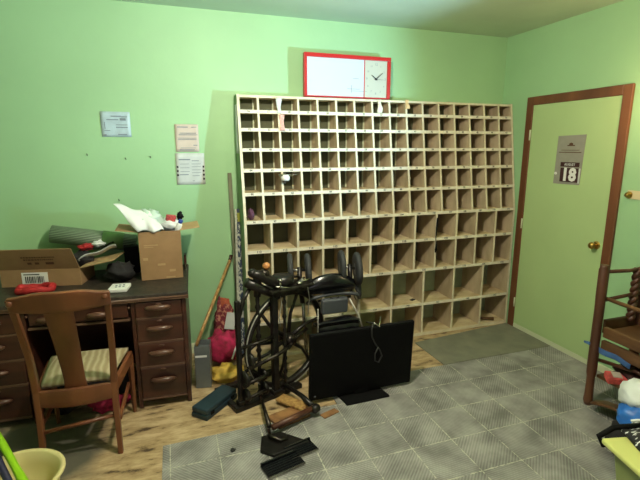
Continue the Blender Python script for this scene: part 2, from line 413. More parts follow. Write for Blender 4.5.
MB().bb((X0+.021,YBK-.006,.031),(X1-.021,YBK+.002,ZL[8]-.012)).build('back_panel', M['backgreen'], case)
for i in range(1, 10):  # thin pale strips stand in for glare at the back of the upper dividers
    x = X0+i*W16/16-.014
    MB().bb((x-.005,-.024,ZL[5]+.01), (x+.004,-.0105,ZL[0]-.013)).build('glare_strip', M['basewhite'], case)

# ------------------------------------------------------------------ small things on the case
# clip lamp
cx, cz = .833, 1.455; cy = fy(cz)-.038
t_ = thing('clip_lamp', 'small silver and white clip lamp fixed to the case front', 'lamp', (cx,cy,cz-.03))
MB().lathe([(.028,0),(.034,.012),(.034,.03),(.02,.045),(0,.046)], (cx,cy,cz-.028), (0,0,1)).build('lamp_head', M['white'], t_)
mb = MB().tube([(cx-.052,cy-.003,cz+.012),(cx+.052,cy-.003,cz+.012)], .009).tube([(cx+.05,cy,cz+.014),(cx+.11,cy+.012,cz+.020)], .003)
mb.bb((cx-.010,cy+.020,cz-.05),(cx+.010,cy+.027,cz+.03))
mb.build('clip', M['steel'], t_)
# hanging paper tags
def hang(name, label, x, z0, z1, w, m, sway=.01, seed=1, group=None):
    def P(u, v):
        z = z0+(z1-z0)*v
        return (x+(u-.5)*w*(1+.25*math.sin(v*5+seed)), fy(z)-.008-.006*math.sin(v*7+seed)-.004*u, z)
    return tag(MB().sheet(P, 4, 10, .0012).build(name, m), label, 'paper tag')
hang('paper_tag', 'crumpled white tag hanging on third divider near the case top', .820, 2.045, 1.93, .036, M['paper'], seed=1)
hang('paper_tag', 'pinkish red torn tag hanging below a white tag on the case', .838, 1.92, 1.80, .036, mat('pink_paper', s2l(222,170,160), .7, var=.2, scale=60), seed=2)
hang('paper_tag', 'tan round-ended tag hanging from the case top right of the clock', 1.925, 2.065, 1.99, .034, mat('tan_paper', s2l(212,182,134), .7, var=.1), seed=3)
hang('paper_tag', 'wide white blank card covering a divider at the case top below the clock', 1.668, 2.045, 1.952, .036, M['label'], seed=4)
tag(MB().box((1.405,fy(1.8)+.02,1.822),(.035,.03,.003),Euler((.3,.2,.5))).build('paper_scrap', M['paper']), 'white paper scrap lying on second shelf of the case', 'paper')
tag(MB().box((2.37,-.09,2.0615),(.08,.05,.004),Euler((0,0,.3))).build('paper_scrap', M['cardboard']), 'brown card scrap lying on top of the case near the corner', 'paper')
def Pp(u, v): return (.5035-.003*math.sin(v*3), -.13+.10*u-.02*math.sin(v*2), 1.99-.36*v)
tag(MB().sheet(Pp, 4, 12, .0015).build('paper_sheet', M['paper']), 'long white paper pinned to the left side of the case', 'paper')
tag(MB().blob((.575,-.20,1.162),(.022,.05,.045), 3, .3, fl=1.1305).build('purple_pouch', mat('purple_cloth', s2l(98,62,86), .8, bump=.3)), 'small purple pouch in the sixth row leftmost pigeonhole', 'pouch')
# cord hanging over two rows
pts = [(X0+8*W16/12+.0+.004*math.sin(i*.9), -.300-.004*math.cos(i*1.3), 1.075-.028*i) for i in range(12)]
tag(MB().tube(pts, [.006,.007,.008,.009,.007,.006,.005,.004,.005,.009,.012,.004], 8).build('black_strap', M['blackplastic']), 'black strap hanging down a divider of the case middle', 'strap')
tag(MB().tube([(2.72,-.20,.050),(2.80,-.24,.050),(2.88,-.285,.052)], [.008,.014,.018], 8).build('wooden_stick', M['midwood']), 'short brown stick lying in the bottom right pigeonhole', 'stick')
tag(MB().box((2.03,-.2,.3035+.010),(.05,.03,.006),Euler((0,0,.5))).build('dark_chip', M['ink']), 'small dark chip on the shelf above the bottom row', 'chip')

# ------------------------------------------------------------------ whiteboard with clock on top of the case
BX0, BX1, BZ0, BZ1, BY = 1.037, 1.778, 2.0655, 2.392, -.10
wb = thing('whiteboard_clock', 'red framed whiteboard with built-in clock standing on top of the case', 'whiteboard', (1.41,BY,BZ0))
f = MB()
f.bb((BX0,BY-.022,BZ1-.03),(BX1,BY+.022,BZ1)); f.bb((BX0,BY-.022,BZ0),(BX1,BY+.022,BZ0+.010))
f.bb((BX0,BY-.022,BZ0+.0102),(BX0+.022,BY+.022,BZ1-.0302)); f.bb((BX1-.030,BY-.022,BZ0+.0102),(BX1,BY+.022,BZ1-.0302)); f.bb((BX0+.505,BY-.016,BZ0+.0102),(BX0+.513,BY,BZ1-.0302))
f.build('frame', M['red'], wb, bevel=.003)
MB().bb((BX0+.022,BY-.012,BZ0+.01),(BX0+.505,BY+.015,BZ1-.03)).build('writing_surface', M['board'], wb)
MB().bb((BX0+.513,BY-.012,BZ0+.01),(BX1-.03,BY+.015,BZ1-.03)).build('clock_face', M['clockface'], wb)
ccx, ccz = (BX0+.513+BX1-.03)/2, (BZ0+BZ1)/2-.008
mk = MB()
for k in range(12):
    a = R(30*k); rr = .075 if k % 3 else .085
    sxx = math.sin(a)*min(rr/abs(math.sin(a)) if abs(math.sin(a)) > 1e-6 else 9, .105) if False else math.sin(a)*.078
    n_ = str(12 if k == 0 else k)
    text_mb(n_, .026 if k % 3 == 0 else .02, onback(ccx+math.sin(a)*.082, BY-.0128, ccz+math.cos(a)*.112), .0003, mk)
mk.build('clock_numerals', M['greyink'], wb)
hd = MB()
def hand(a, l, wd):
    d = Vector((math.sin(R(a)),0,math.cos(R(a)))); n = Vector((d.z,0,-d.x)); c = Vector((ccx,BY-.0175,ccz))
    hd.prism([c-d*.012+n*wd/2, c+d*l+n*wd*.2, c+d*l-n*wd*.2, c-d*.012-n*wd/2], (0,.0018,0))
hand(306, .052, .011); hand(50, .076, .008); hand(93, .07, .002)
hd.build('clock_hands', M['ink'], wb)
sc = MB()
for a, b_, z in ((.36,.47,.07),(.40,.53,.055),(.41,.46,.15)): sc.bb((BX0+a,BY-.0128,BZ0+z),(BX0+b_,BY-.0121,BZ0+z+.0025))
sc.bb((BX0+.395,BY-.0128,BZ0+.04),(BX0+.398,BY-.0121,BZ0+.10))
sc.build('faint_writing', M['greyink'], wb)

# ------------------------------------------------------------------ papers on the wall
def wallpaper(name, label, x0, z0, x1, z1, m, lines, blocks=(), tilt=0, sq=False):
    c = ((x0+x1)/2, -.003, (z0+z1)/2); rm = Matrix.Rotation(R(tilt), 3, 'Y')
    root = MB()
    def P(u, v): 
        p = Vector(((u-.5)*(x1-x0), -.002*math.sin(u*6+v*4)-.001, (v-.5)*(z1-z0))); return Vector(c)+rm@p
    root.sheet(P, 8, 8, .0012)
    o = tag(root.build(name, m, origin=c), label, 'paper notice')
    pm = MB()
    for (u0, u1, v, h) in lines:
        a = Vector(((u0-.5)*(x1-x0), -.0056, (v-.5)*(z1-z0))); b_ = (u1-u0)*(x1-x0)
        pm.box(Vector(c)+rm@(a+Vector((b_/2,0,0))), (b_, .0006, h), rm)
    pm.build('print', blocks or M['greyink'], o)
    return o
rl = random.Random(3)
L1 = [(.08,.16,.93,.012),(.55,.85,.9,.006),(.1,.3,.75,.004),(.5,.9,.62,.006),(.12,.14,.55,.05),(.5,.9,.52,.004),(.2,.6,.32,.006),(.65,.85,.30,.016),(.35,.7,.18,.006),(.7,.9,.2,.006)]
wallpaper('wall_notice', 'pale bluish crinkled notice taped alone on the wall at left', -.44, 1.925, -.245, 1.75, M['bluepaper'], L1, tilt=0)
L2 = [(.15,.8,.93,.006),(.2,.85,.86,.003),(.75,.92,.76,.005)]+[(.1,.9,v,.003) for v in (.55,.5)]+[(.15,.95,.38,.004),(.2,.9,.32,.004),(.1,.55,.1,.006),(.7,.92,.1,.004)]
wallpaper('wall_notice', 'pinkish printed notice, the upper one beside the case', .058, 1.845, .228, 1.643, M['pinkpaper'], L2)
L3 = [(.55,.62,.88,.004),(.1,.42,.68,.006),(.55,.8,.72,.004)]+[(.14,.46,v,.003) for v in (.58,.46,.34)]+[(.54,.86,v,.003) for v in (.62,.53,.43,.34)]+[(.1,.5,.2,.008),(.55,.8,.24,.005)]
o = wallpaper('wall_notice', 'white printed form with black squares, the lower one beside the case', .05, 1.632, .262, 1.395, M['paper'], L3)
bq = MB()
for v in (.57,.44,.31,.18):
    for u in (.05,.95):
        if u < .5 and v < .2: continue
        bq.box((.05+u*.212, -.0085, 1.395+v*.237), (.013,.0006,.015))
bq.build('black_squares', M['ink'], o)
# nails / hooks left in the wall
for x, z, lab in ((-.30,1.60,'bent nail in the wall below and left of the blue notice'),(-.13,1.61,'dark bent nail in the wall just left of the white form'),(-.37,1.30,'bent nail low on the wall above the cardboard box'),(-.55,1.63,'small nail in the wall furthest left')):
    tag(MB().tube([(x,-.0005,z),(x+.002,-.015,z),(x+.006,-.020,z-.012)], .0028, 8).build('wall_nail', M['iron']), lab, 'nail')

# calendar on the door
ca = MB(); cyc, czc = -.835, 1.575; xf = XR-.0125
ca.prism([(xf,-.706,1.765),(xf,-.963,1.772),(xf,-.948,1.388),(xf,-.700,1.384)], (-.004,0,0))
cal = tag(ca.build('tear_off_calendar', M['greycard'], origin=(xf,cyc,czc)), 'grey card calendar showing a big 18 hung on the green door', 'calendar')
xs = xf-.0045
MB().bb((xs-.003,-.933,1.405),(xs,-.763,1.515)).build('date_block', M['maroon'], cal)
MB().bb((xs-.003,-.933,1.525),(xs,-.758,1.560)).build('month_block', M['maroon'], cal)
MB().bb((xs-.002,-.948,1.40),(xs,-.9335,1.515)).build('page_edge', M['paper'], cal)
tm = text_mb('18', .138, onright(xs-.0035,-.846,1.459), .0004, bold=.006); tm.build('date_number', M['white'], cal)
tm = text_mb('AUGUST', .026, onright(xs-.0035,-.846,1.542), .0004, bold=.0006); tm.build('month_name', M['paper'], cal)
em = MB(); em.lathe([(.020,0),(.016,.001),(0,.001)], (xs,-.836,1.70), (-1,0,0), n=8, sx=.6); em.bb((xs-.001,-.918,1.652),(xs,-.748,1.656)); em.bb((xs-.001,-.938,1.634),(xs,-.728,1.640)); em.bb((xs-.001,-.873,1.686),(xs,-.803,1.694))
em.build('emblem_print', M['cardprint'], cal)
em = MB(); em.ball((xs-.004,-.720,1.468),.011); em.build('white_pin', M['white'], cal)

# plate with brass knob right of the door
t_ = thing('wall_switch', 'cream wall plate with round brass knob right of the door', 'switch', (XR,-1.37,1.35))
MB().bb((XR-.006,-1.50,1.325),(XR-.0005,-1.335,1.385)).build('plate', mat('cream_plate', s2l(216,202,160), .4), t_, bevel=.002)
MB().lathe([(.024,0),(.024,.006),(.013,.012),(.013,.022),(.017,.026),(0,.030)], (XR-.006,-1.352,1.353), (-1,0,0)).build('switch_knob', M['brass'], t_)

# ------------------------------------------------------------------ desk (turned 3 degrees)
TD = RZ(-3, (.058,-.765,0))
desk = thing('writing_desk', 'dark brown double pedestal desk with carved drawer pulls against wall', 'desk', (-.55,-.40,0))
DWD, DD = 1.32, .70
MB(TD).bb((-DWD,0,.748),(0,DD,.782)).build('desktop', [M['desktop']], desk, bevel=.006)
MB(TD).bb((-DWD,-.004,.738),(.002,.012,.7475)).tube([(-DWD,-.002,.754),(.002,-.002,.754)], .007, 8).build('front_moulding', M['deskedge'], desk)
def pull(mb, x, y, z, w=.15):
    mb.tube([(x-w/2,y-.002,z),(x-w*.42,y-.016,z+.004),(x-w*.2,y-.026,z+.006),(x,y-.028,z+.007),(x+w*.2,y-.026,z+.006),(x+w*.42,y-.016,z+.004),(x+w/2,y-.002,z)], [.007,.014,.017,.018,.017,.014,.007], 10)
def pedestal(xa, xb, lines):
    p = MB(TD)
    p.bb((xa,.022,.05),(xa+.018,DD-.03,.738)); p.bb((xb-.018,.022,.05),(xb,DD-.03,.738)); p.bb((xa+.018,DD-.05,.05),(xb-.018,DD-.03,.738)); p.bb((xa+.018,.035,.05),(xb-.018,DD-.05,.07))
    p.bb((xa,.018,.001),(xa+.026,.05,.738)); p.bb((xb-.026,.018,.001),(xb,.05,.738)); p.bb((xa,DD-.06,.001),(xa+.026,DD-.03,.05)); p.bb((xb-.026,DD-.06,.001),(xb,DD-.03,.05))
    p.build('pedestal', M['darkwood'], desk, bevel=.003)
    zs = [.738]+lines
    for z in lines: MB(TD).bb((xa+.026,.004,z-.010),(xb-.026,.028,z+.005)).build('drawer_rail', M['deskedge'], desk, bevel=.003)
    for i in range(len(lines)):
        zt, zb = zs[i]-.010, zs[i+1]+.006
        d = MB(TD).bb((xa+.028,.004,zb),(xb-.028,.030,zt)).build('drawer', M['darkwood'], desk, bevel=.004)
        h = MB(TD); pull(h, (xa+xb)/2-.003, .004, (zt+zb)/2+(.012 if i < 3 else .02)); h.build('drawer_pull', M['handlewood'], d)
        k = MB(TD).lathe([(.012,0),(.010,.003),(0,.003)], ((xa+xb)/2, .004, zt-.016), (0,-1,0), n=14, sx=1.5, sy=.7); k.build('keyhole_plate', M['handlewood'], d)
pedestal(-.345, -.015, [.625,.460,.295,.070])
pedestal(-1.305, -.925, [.60,.44,.28,.062])
d = MB(TD).bb((-.905,.012,.640),(-.362,.040,.732)).build('drawer', M['darkwood'], desk, bevel=.004)
for hx in (-.53, -.80): h = MB(TD); pull(h, hx, .012, .675, .12); h.build('drawer_pull', M['handlewood'], d)
MB(TD).bb((-.915,.008,.614),(-.353,.045,.628)).build('drawer_rail', M['deskedge'], desk, bevel=.003)
kn = MB(TD)
for xx in (-.355,-.915): kn.lathe([(.007,0),(.009,.01),(0,.014)], (xx,.018,.70), (0,-1,0), n=10)
kn.build('knob', M['handlewood'], desk)
MB(TD).bb((-.925,DD-.06,.03),(-.345,DD-.04,.738)).build('modesty_panel', M['darkwood'], desk)
# low upright at the back right of the desk
bl = MB(TD); bl.bb((-.03,DD-.08,.783),(-.012,DD-.01,.875)); bl.bb((-.024,DD-.18,.783),(-.018,DD-.08,.815))
tag(bl.build('book_end', M['darkwood'], bevel=.003), 'small dark bookend standing at right back corner of desk', 'bookend')

# things in the kneehole
tag(MB().box((-.50,-.40,.13),(.30,.22,.258),Euler((0,0,.15))).build('storage_box', M['darkstuff'], bevel=.01), 'dark box in the shadow under the desk', 'box')
tag(MB().blob((-.47,-.66,.05),(.10,.07,.052), 5, .3, fl=.001).build('red_cloth', M['crimson']), 'crumpled dark red cloth on the floor under the chair', 'cloth')
tag(MB().lathe([(.02,0),(.028,.01),(.02,.03),(0,.032)], (-.42,-.77,.001)).build('metal_disc', M['steel']), 'small shiny metal disc on the floor beneath the chair', 'disc')
tag(MB().blob((-.74,-.62,.09),(.09,.09,.09), 9, .25, fl=.001).build('dark_bag', M['darkstuff']), 'dark crumpled bag on floor under the desk, left of the red cloth', 'bag')

# ------------------------------------------------------------------ wooden chair seen from behind
TC = RZ(-2.5, (-.552,-1.142,0))
ch = thing('dining_chair', 'brown wooden chair with wide splat back and striped seat at desk', 'chair', (-.555,-.90,0))
cw = M['chairwood']
for sx in (-1,1):
    x = sx*.187
    mb = MB(TC)
    prof = [((x*1.02, .0, 0.001), .016),((x, .02, .25), .018),((x,.03,.42), .021),((x*1.04+.006, .0, .62), .018),((x*1.09+.010,-.07,.85), .017),((x*1.12+.014,-.125,.980), .017)]
    # square-ish post: stack of boxes lofted
    ring = []
    for (p, h_) in prof: ring += [(p[0]-h_*.8,p[1]-h_,p[2]),(p[0]+h_*.8,p[1]-h_,p[2]),(p[0]+h_*.8,p[1]+h_,p[2]),(p[0]-h_*.8,p[1]+h_,p[2])]
    fs = [(3,2,1,0)]
    for i in range(len(prof)-1):
        for j in range(4): fs.append((i*4+j, i*4+(j+1)%4, (i+1)*4+(j+1)%4, (i+1)*4+j))
    n = (len(prof)-1)*4; fs.append((n,n+1,n+2,n+3))
    mb._add(ring, fs); mb.build('rear_leg', cw, ch, bevel=.004)
    mb = MB(TC).lathe([(.014,.001),(.019,.25),(.021,.40)], (x*1.18,.40,0), (0,0,1), n=4); mb.sm = [False]*len(mb.f); mb.build('front_leg', cw, ch, bevel=.003)
    MB(TC).box((x*1.07,.215,.20),(.018,.38,.026)).build('side_stretcher', cw, ch, bevel=.003)
    MB(TC).prism([(x*1.0-.010*sx,.045,.355),(x*1.0+.012*sx,.045,.355),(x*1.2+.012*sx,.41,.355),(x*1.2-.010*sx,.41,.355)][::sx], (0,0,.065)).build('side_rail', cw, ch, bevel=.003)
MB(TC).box((0,.405,.388),(.42,.022,.065)).build('front_rail', cw, ch, bevel=.003)
# crest rail, curved, with raised middle
def crest(u, v):
    x = .018+(u-.5)*.440; bow = -.025*(1-(2*u-1)**2)
    zt = .992+.020*math.sin(math.pi*u)**2-.004*math.cos(4*math.pi*u); zb = .918-.018*math.sin(math.pi*u)
    z = zb+(zt-zb)*v
    return (x, -.120+.0-(-bow)*1-(z-.95)*.25, z)
MB(TC).sheet(crest, 20, 4, .022).build('crest_rail', cw, ch, bevel=.003)
for sx in (-1,1):
    MB(TC).lathe([(.013,0),(.015,.004),(.010,.008),(0,.009)], (sx*.203+.016,-.150,.965), (0,-1,.1), n=14).build('rosette', cw, ch)
def splat(u, v):
    w = .098+(.132-.098)*(v**1.3)+.018*max(0,(.12-v))/.12*1
    return ((u-.5)*w*1.0, .032-.150*(v**1.3)-.012*(1-(2*u-1)**2)*v, .40+.525*v)
MB(TC).sheet(splat, 6, 14, .012).build('back_splat', cw, ch, bevel=.002)
def rearrail(u, v): return ((u-.5)*.345, .018-.012*(1-(2*u-1)**2), .335-.012*math.sin(math.pi*u)*(1-v)+.090*v)
MB(TC).sheet(rearrail, 12, 3, .022).build('seat_rail', cw, ch, bevel=.003)
MB(TC).tube([(-.175,.018,.185),(.175,.018,.225)], .011, 8).build('rear_stretcher', cw, ch)
def seatf(u, v):
    w = .335+(.43-.335)*v; z = .432+.040*(1-(2*u-1)**4)*(1-(2*v-1)**4)
    return ((u-.5)*w, .045+.37*v, z)
mb = MB(TC).sheet(seatf, 16, 16, .022); mb.build('seat_cushion', M['stripe'], ch)

# ------------------------------------------------------------------ things on the desk
Z0 = .783
def openbox(root, T, w, d, h, flaps, th=.005):
    b = MB(T)
    b.bb((0,0,0),(w,th,h)); b.bb((0,d-th,0),(w,d,h)); b.bb((0,th,0),(th,d-th,h)); b.bb((w-th,th,0),(w,d-th,h)); b.bb((th,th,0),(w-th,d-th,th))
    b.build('carton', M['cardboard'], root, bevel=.0015)
    for side, L, ang in flaps:
        a = R(ang); m = MB(T); c, s_ = math.cos(a), math.sin(a)
        if side == 'F': m.prism([(0,0,h),(w,0,h),(w-.01,-L*c,h+L*s_),(.01,-L*c,h+L*s_)], (0,s_*th,c*th))
        if side == 'B': m.prism([(0,d,h),(w,d,h),(w,d+L*c,h+L*s_),(0,d+L*c,h+L*s_)], (0,-s_*th,c*th))
        if side == 'L': m.prism([(0,0,h),(0,d,h),(-L*c,d,h+L*s_),(-L*c,0,h+L*s_)], (s_*th,0,c*th))
        if side == 'R': m.prism([(w,0,h),(w,d,h),(w+L*c,d,h+L*s_),(w+L*c,0,h+L*s_)], (-s_*th,0,c*th))
        m.build('flap', M['cardin'] if side in 'R' else M['cardboard'], root)
# long low carton at left
T1 = RZ(-12, (-1.082,-.312,Z0))
b1 = thing('cardboard_box', 'low wide open cardboard carton with white barcode label, left on desk', 'box', (-.86,-.16,Z0))
openbox(b1, T1, .492, .24, .115, [('F',.17,62),('R',.22,12)])
lb = MB(T1).bb((.130,-.0018,.020),(.290,-.0003,.096)).build('barcode_label', M['white'], b1)
br = MB(T1); rr = random.Random(5); x = .150
while x < .265:
    wd = rr.choice((.003,.005,.007)); br.bb((x,-.0025,.026),(x+wd,-.0019,.070)); x += wd+rr.choice((.003,.005))
br.bb((.142,-.0025,.079),(.24,-.0019,.086)); br.build('barcode', M['ink'], lb)
a = R(62)
Tf = T1@Matrix.Translation((.265,-.0012,.115))@Matrix.Rotation(R(90-62), 4, 'X')@FR
tm = text_mb('HOT WATER BOTTLES', .024, Tf@Matrix.Translation((.01,.105,.002)), .0004, bold=.0008)
text_mb('BOTTLES PER CASE', .018, Tf@Matrix.Translation((.01,.078,.002)), .0004, tm, bold=.0006); text_mb('ZX  -  ZX', .034, Tf@Matrix.Translation((.01,.045,.002)), .0004, tm, bold=.001)
tm = MB()
def bar(u0,u1,v,h): 
    tm._add([Tf@Vector(p) for p in ((u0,v,.0006),(u1,v,.0006),(u1,v+h,.0006),(u0,v+h,.0006))], [(0,1,2,3)])
rr = random.Random(11)
for (v,h,ua,ub) in ((.100,.010,-.10,.10),(.080,.010,-.09,.09)):
    u = ua
    while u < ub:
        wd = rr.uniform(.006,.016); bar(u, min(u+wd,ub), v, h); u += wd+.004
for ua in (-.075,-.03,.035,.06):
    bar(ua, ua+.025, .045, .018)
tm.build('printed_text', M['cardprint'], b1)
# papers and cables in that carton
tag(MB().blob((-.62,-.14,.885),(.07,.07,.055), 21, .25).sh((.01,-.12,.035)).build('papers_bundle', M['darkstuff']), 'dark bundle stuffed in the low carton on the desk', 'bundle')
tag(MB().sheet(lambda u,v: (-.62+.24*u, -.235+.05*v+.02*math.sin(u*3), .905+.085*u**.8-.03*v+.008*math.sin(u*9)), 10, 4, .004).sh((.0,-.11,.035)).build('magazine', M['paper']), 'curled white magazine sticking out of the low carton', 'magazine')
tag(MB().sheet(lambda u,v: (-.60+.20*u, -.17+.05*v, .945+.05*u-.02*v+.008*math.sin(u*8)), 10, 4, .004).sh((.0,-.11,.035)).build('magazine', M['blackgloss']), 'curled black magazine behind a white one in the carton', 'magazine')
tag(MB().blob((-.575,-.14,.965),(.045,.03,.022), 33, .3).sh((.0,-.11,.04)).build('red_cloth', M['redstuff']), 'red cloth scrap poking from the carton below the green roll', 'cloth')
tag(MB().blob((-.50,-.14,.985),(.035,.03,.020), 34, .3).sh((.0,-.11,.04)).build('white_cloth', M['bagwhite']), 'white cloth scrap poking from the carton below the green roll', 'cloth')
# rolled green mat
roll = thing('rolled_mat', 'dark green ribbed rolled mat lying across the cartons by wall', 'rolled mat', (-.58,-.09,1.06))
p0, p1 = Vector((-.815,-.085,1.085)), Vector((-.27,-.085,.98))
dirv = (p1-p0).normalized(); q = Vector((0,0,1)).rotation_difference(dirv).to_matrix().to_4x4()
TM = Matrix.Translation(p0)@q
def rollp(u, v):
    a = u*2*math.pi*2.3; r_ = .034+.034*u
    return TM@Vector((r_*math.cos(a), r_*math.sin(a), v*(p1-p0).length))
mg = ribbed('ribbed_green_rubber', s2l(56,76,60), s2l(104,128,104), 'Z', 36)
rm_ = MB().sheet(rollp, 150, 1, .006)
rm_.mi = [(k//2) % 2 if False else (k//2//1) % 2 for k in range(len(rm_.f))]
rm_.build('mat_sheet', [mat('green_rubber_groove', s2l(70,88,72), .6), mat('green_rubber_rib', s2l(146,166,140), .6)], roll)
lbm = MB()
def lbp(u, v): a = R(-150+100*u); return TM@Vector((.0725*math.cos(a), .0725*math.sin(a), .35+.13*v))
lbm = MB().sheet(lambda u,v: TM@Vector((.0725*math.cos(R(200+110*u)), .0725*math.sin(R(200+110*u)), .33+.14*v)), 8, 2, .001).build('paper_band', mat('green_label', s2l(112,150,92), .5), roll)
# tall carton at right
T2 = RZ(0, (-.228,-.44,Z0))
b2 = thing('cardboard_box', 'tall cardboard carton with open flaps, right end of desk', 'box', (-.09,-.18,Z0))
openbox(b2, T2, .272, .27, .335, [('R',.13,6),('L',.14,8)])
sm = MB(T2)
for x, z, w_, h_ in ((.02,.14,.03,.018),(.11,.098,.05,.014),(.185,.05,.04,.016),(.03,.24,.09,.006),(.03,.228,.06,.004),(.16,.008,.06,.008)): sm.bb((x,-.0015,z),(x+w_,-.0004,z+h_))
sm.build('worn_patch', M['cardin'], b2)
# plastic bags in it
def bag1(u, v):
    return (-.385+.245*u, -.20+.06*math.sin(u*4+v*3)*v-.03*v, 1.262-.155*u*(.75+.1*math.sin(v*5))-.11*v*(1-u)*(.55)+.012*math.sin(u*14+v*9))
def bagpt(u, v):
    A, D, B, C = Vector((-.365,-.40,1.312)), Vector((-.13,-.33,1.235)), Vector((-.225,-.452,1.128)), Vector((-.06,-.445,1.122))
    p = (A*(1-u)+D*u)*(1-v)+(B*(1-u)+C*u)*v
    return p+Vector((0,.012*math.sin(u*11+v*4)-.02*math.sin(math.pi*v),.008*math.sin(u*9+v*6)))
tag(MB().sheet(bagpt, 20, 14, .004).build('plastic_bag', M['bagwhite']), 'pointed sheet of white plastic hanging over left of the tall carton', 'plastic bag')
tag(MB().blob((-.155,-.20,1.13),(.085,.085,.085), 41, .3).sh((.003,-.13,.038)).build('plastic_bag', mat('clear_plastic', s2l(196,220,206), .2, bump=.6, bscale=18)), 'clear crumpled plastic bag in the middle of the tall carton', 'plastic bag')
tag(MB().blob((-.02,-.215,1.105),(.065,.06,.050), 42, .3).sh((.003,-.13,.038)).build('plastic_bag', M['bagwhite']), 'white and blue crumpled bag at right in the tall carton', 'plastic bag')
tag(MB().box((-.015,-.24,1.158),(.065,.03,.042),Euler((.2,.15,.2))).sh((.003,-.13,.038)).build('packet', mat('red_packet_paper', s2l(186,74,72), .6, var=.4, scale=60), bevel=.004), 'small red packet on top of the tall carton', 'packet')
tag(MB().blob((.045,-.22,1.165),(.020,.022,.028), 44, .3).sh((.003,-.13,.038)).build('black_pouch', M['blackplastic']), 'black pouch corner at right edge of the tall carton', 'pouch')
bo = thing('plastic_bottle', 'white plastic bottle with blue cap at right front of tall carton', 'bottle', (.03,-.40,1.10))
MB().lathe([(.018,0),(.020,.01),(.020,.06),(.012,.075)], (.020,-.392,1.10), (.35,-.3,.9), n=16).build('bottle_body', M['white'], bo)
MB().lathe([(.014,0),(.015,.006),(.015,.022),(0,.024)], (.020+.075*.347,-.392-.075*.297,1.10+.075*.892), (.35,-.3,.9), n=16).build('bottle_cap', mat('blue_cap_plastic', s2l(30,60,150), .3), bo)
# dark bag between the cartons
tag(MB().blob((-.36,-.38,.845),(.085,.10,.065), 51, .2, fl=Z0).build('dark_bag', M['darkstuff']), 'dark bag slumped on the desk between the two cartons', 'bag')
tag(MB().box((-.30,-.17,.882),(.10,.09,.196),Euler((0,.0,.1))).build('black_case', M['blackplastic'], bevel=.01), 'black case standing on desk behind left of tall carton', 'case')
# red ring cloth and white remote
pts = [(-.85+.095*math.cos(a), -.475+.055*math.sin(a), Z0+.022+.006*math.sin(3*a)) for a in [2*math.pi*i/28 for i in range(28)]]
tag(MB().tube(pts, [.020+.004*math.sin(i*1.7) for i in range(28)], 10, closed=True).build('red_scarf', M['redstuff']), 'coiled red cloth lying on the desk behind the chair back', 'cloth')
wp = MB().box((-.352,-.60,Z0+.0125),(.115,.13,.024),Euler((0,0,R(-8))))
wo = tag(wp.build('desk_telephone_pad', M['white'], bevel=.006, origin=(-.352,-.60,Z0)), 'small white box lying on the desk edge right of chair', 'box')
kk = MB()
for i in range(3):
    for j in range(2): kk.box((-.37+.022*i,-.62+.035*j,Z0+.0265),(.012,.010,.003),Euler((0,0,R(-8))))
kk.build('printed_squares', M['greyink'], wo)

# ------------------------------------------------------------------ between desk and case
# grey metal bin
t_ = thing('metal_bin', 'narrow tall grey metal bin standing beside desk', 'bin', (.135,-.55,0))
Tb = RZ(-10, (.080,-.590,.001))
b_ = MB(Tb); b_.bb((0,0,0),(.105,.004,.315)); b_.bb((0,.12,0),(.105,.124,.315)); b_.bb((0,.004,0),(.004,.12,.315)); b_.bb((.101,.004,0),(.105,.12,.315)); b_.bb((.004,.004,0),(.101,.12,.006)); b_.bb((.004,.004,.27),(.101,.12,.276))
b_.build('body', M['greymetal'], t_, bevel=.002)
MB(Tb).bb((.006,-.0025,.235),(.085,-.0005,.250)).build('worn_label', M['white'], t_)
# broom with pale handle
t_ = thing('wooden_pole', 'pale wooden broom handle leaning from metal bin to wall', 'pole', (.15,-.50,.02))
MB().tube([(.098,-.530,.298),(.20,-.38,.455),(.425,-.035,.79)], .013, 10).build('handle', M['stick'], t_)
MB().tube([(.415,-.050,.77),(.432,-.022,.815)], .015, 10).build('end_cap', M['darkwood'], t_)
# lath and speckled rule leaning at the case side
tag(MB().prism([(.432,-.020,1.48),(.462,-.020,1.48),(.488,-.075,.001),(.462,-.075,.001)], (0,.008,0)).build('wooden_lath', M['greylath']), 'weathered grey wooden lath leaning in the gap beside the case', 'lath')
t_ = thing('measuring_rule', 'speckled blue and white metal rule standing beside the case', 'rule', (.485,-.16,0))
MB().prism([(.482,-.085,1.20),(.508,-.085,1.20),(.498,-.170,.002),(.462,-.170,.002)], (0,.012,0)).build('blade', M['speckle'], t_)
MB().prism([(.466,-.088,1.20),(.481,-.088,1.20),(.461,-.173,.002),(.440,-.173,.002)], (0,.012,0)).build('pale_edge', mat('pale_speckled_edge', s2l(176,176,160), .6, var=.2, scale=60), t_)
MB().prism([(.484,-.0895,1.17),(.506,-.0895,1.17),(.506,-.094,1.10),(.484,-.094,1.10)], (0,-.002,0)).build('yellow_sticker', mat('yellow_sticker_film', s2l(150,150,50), .5), t_)
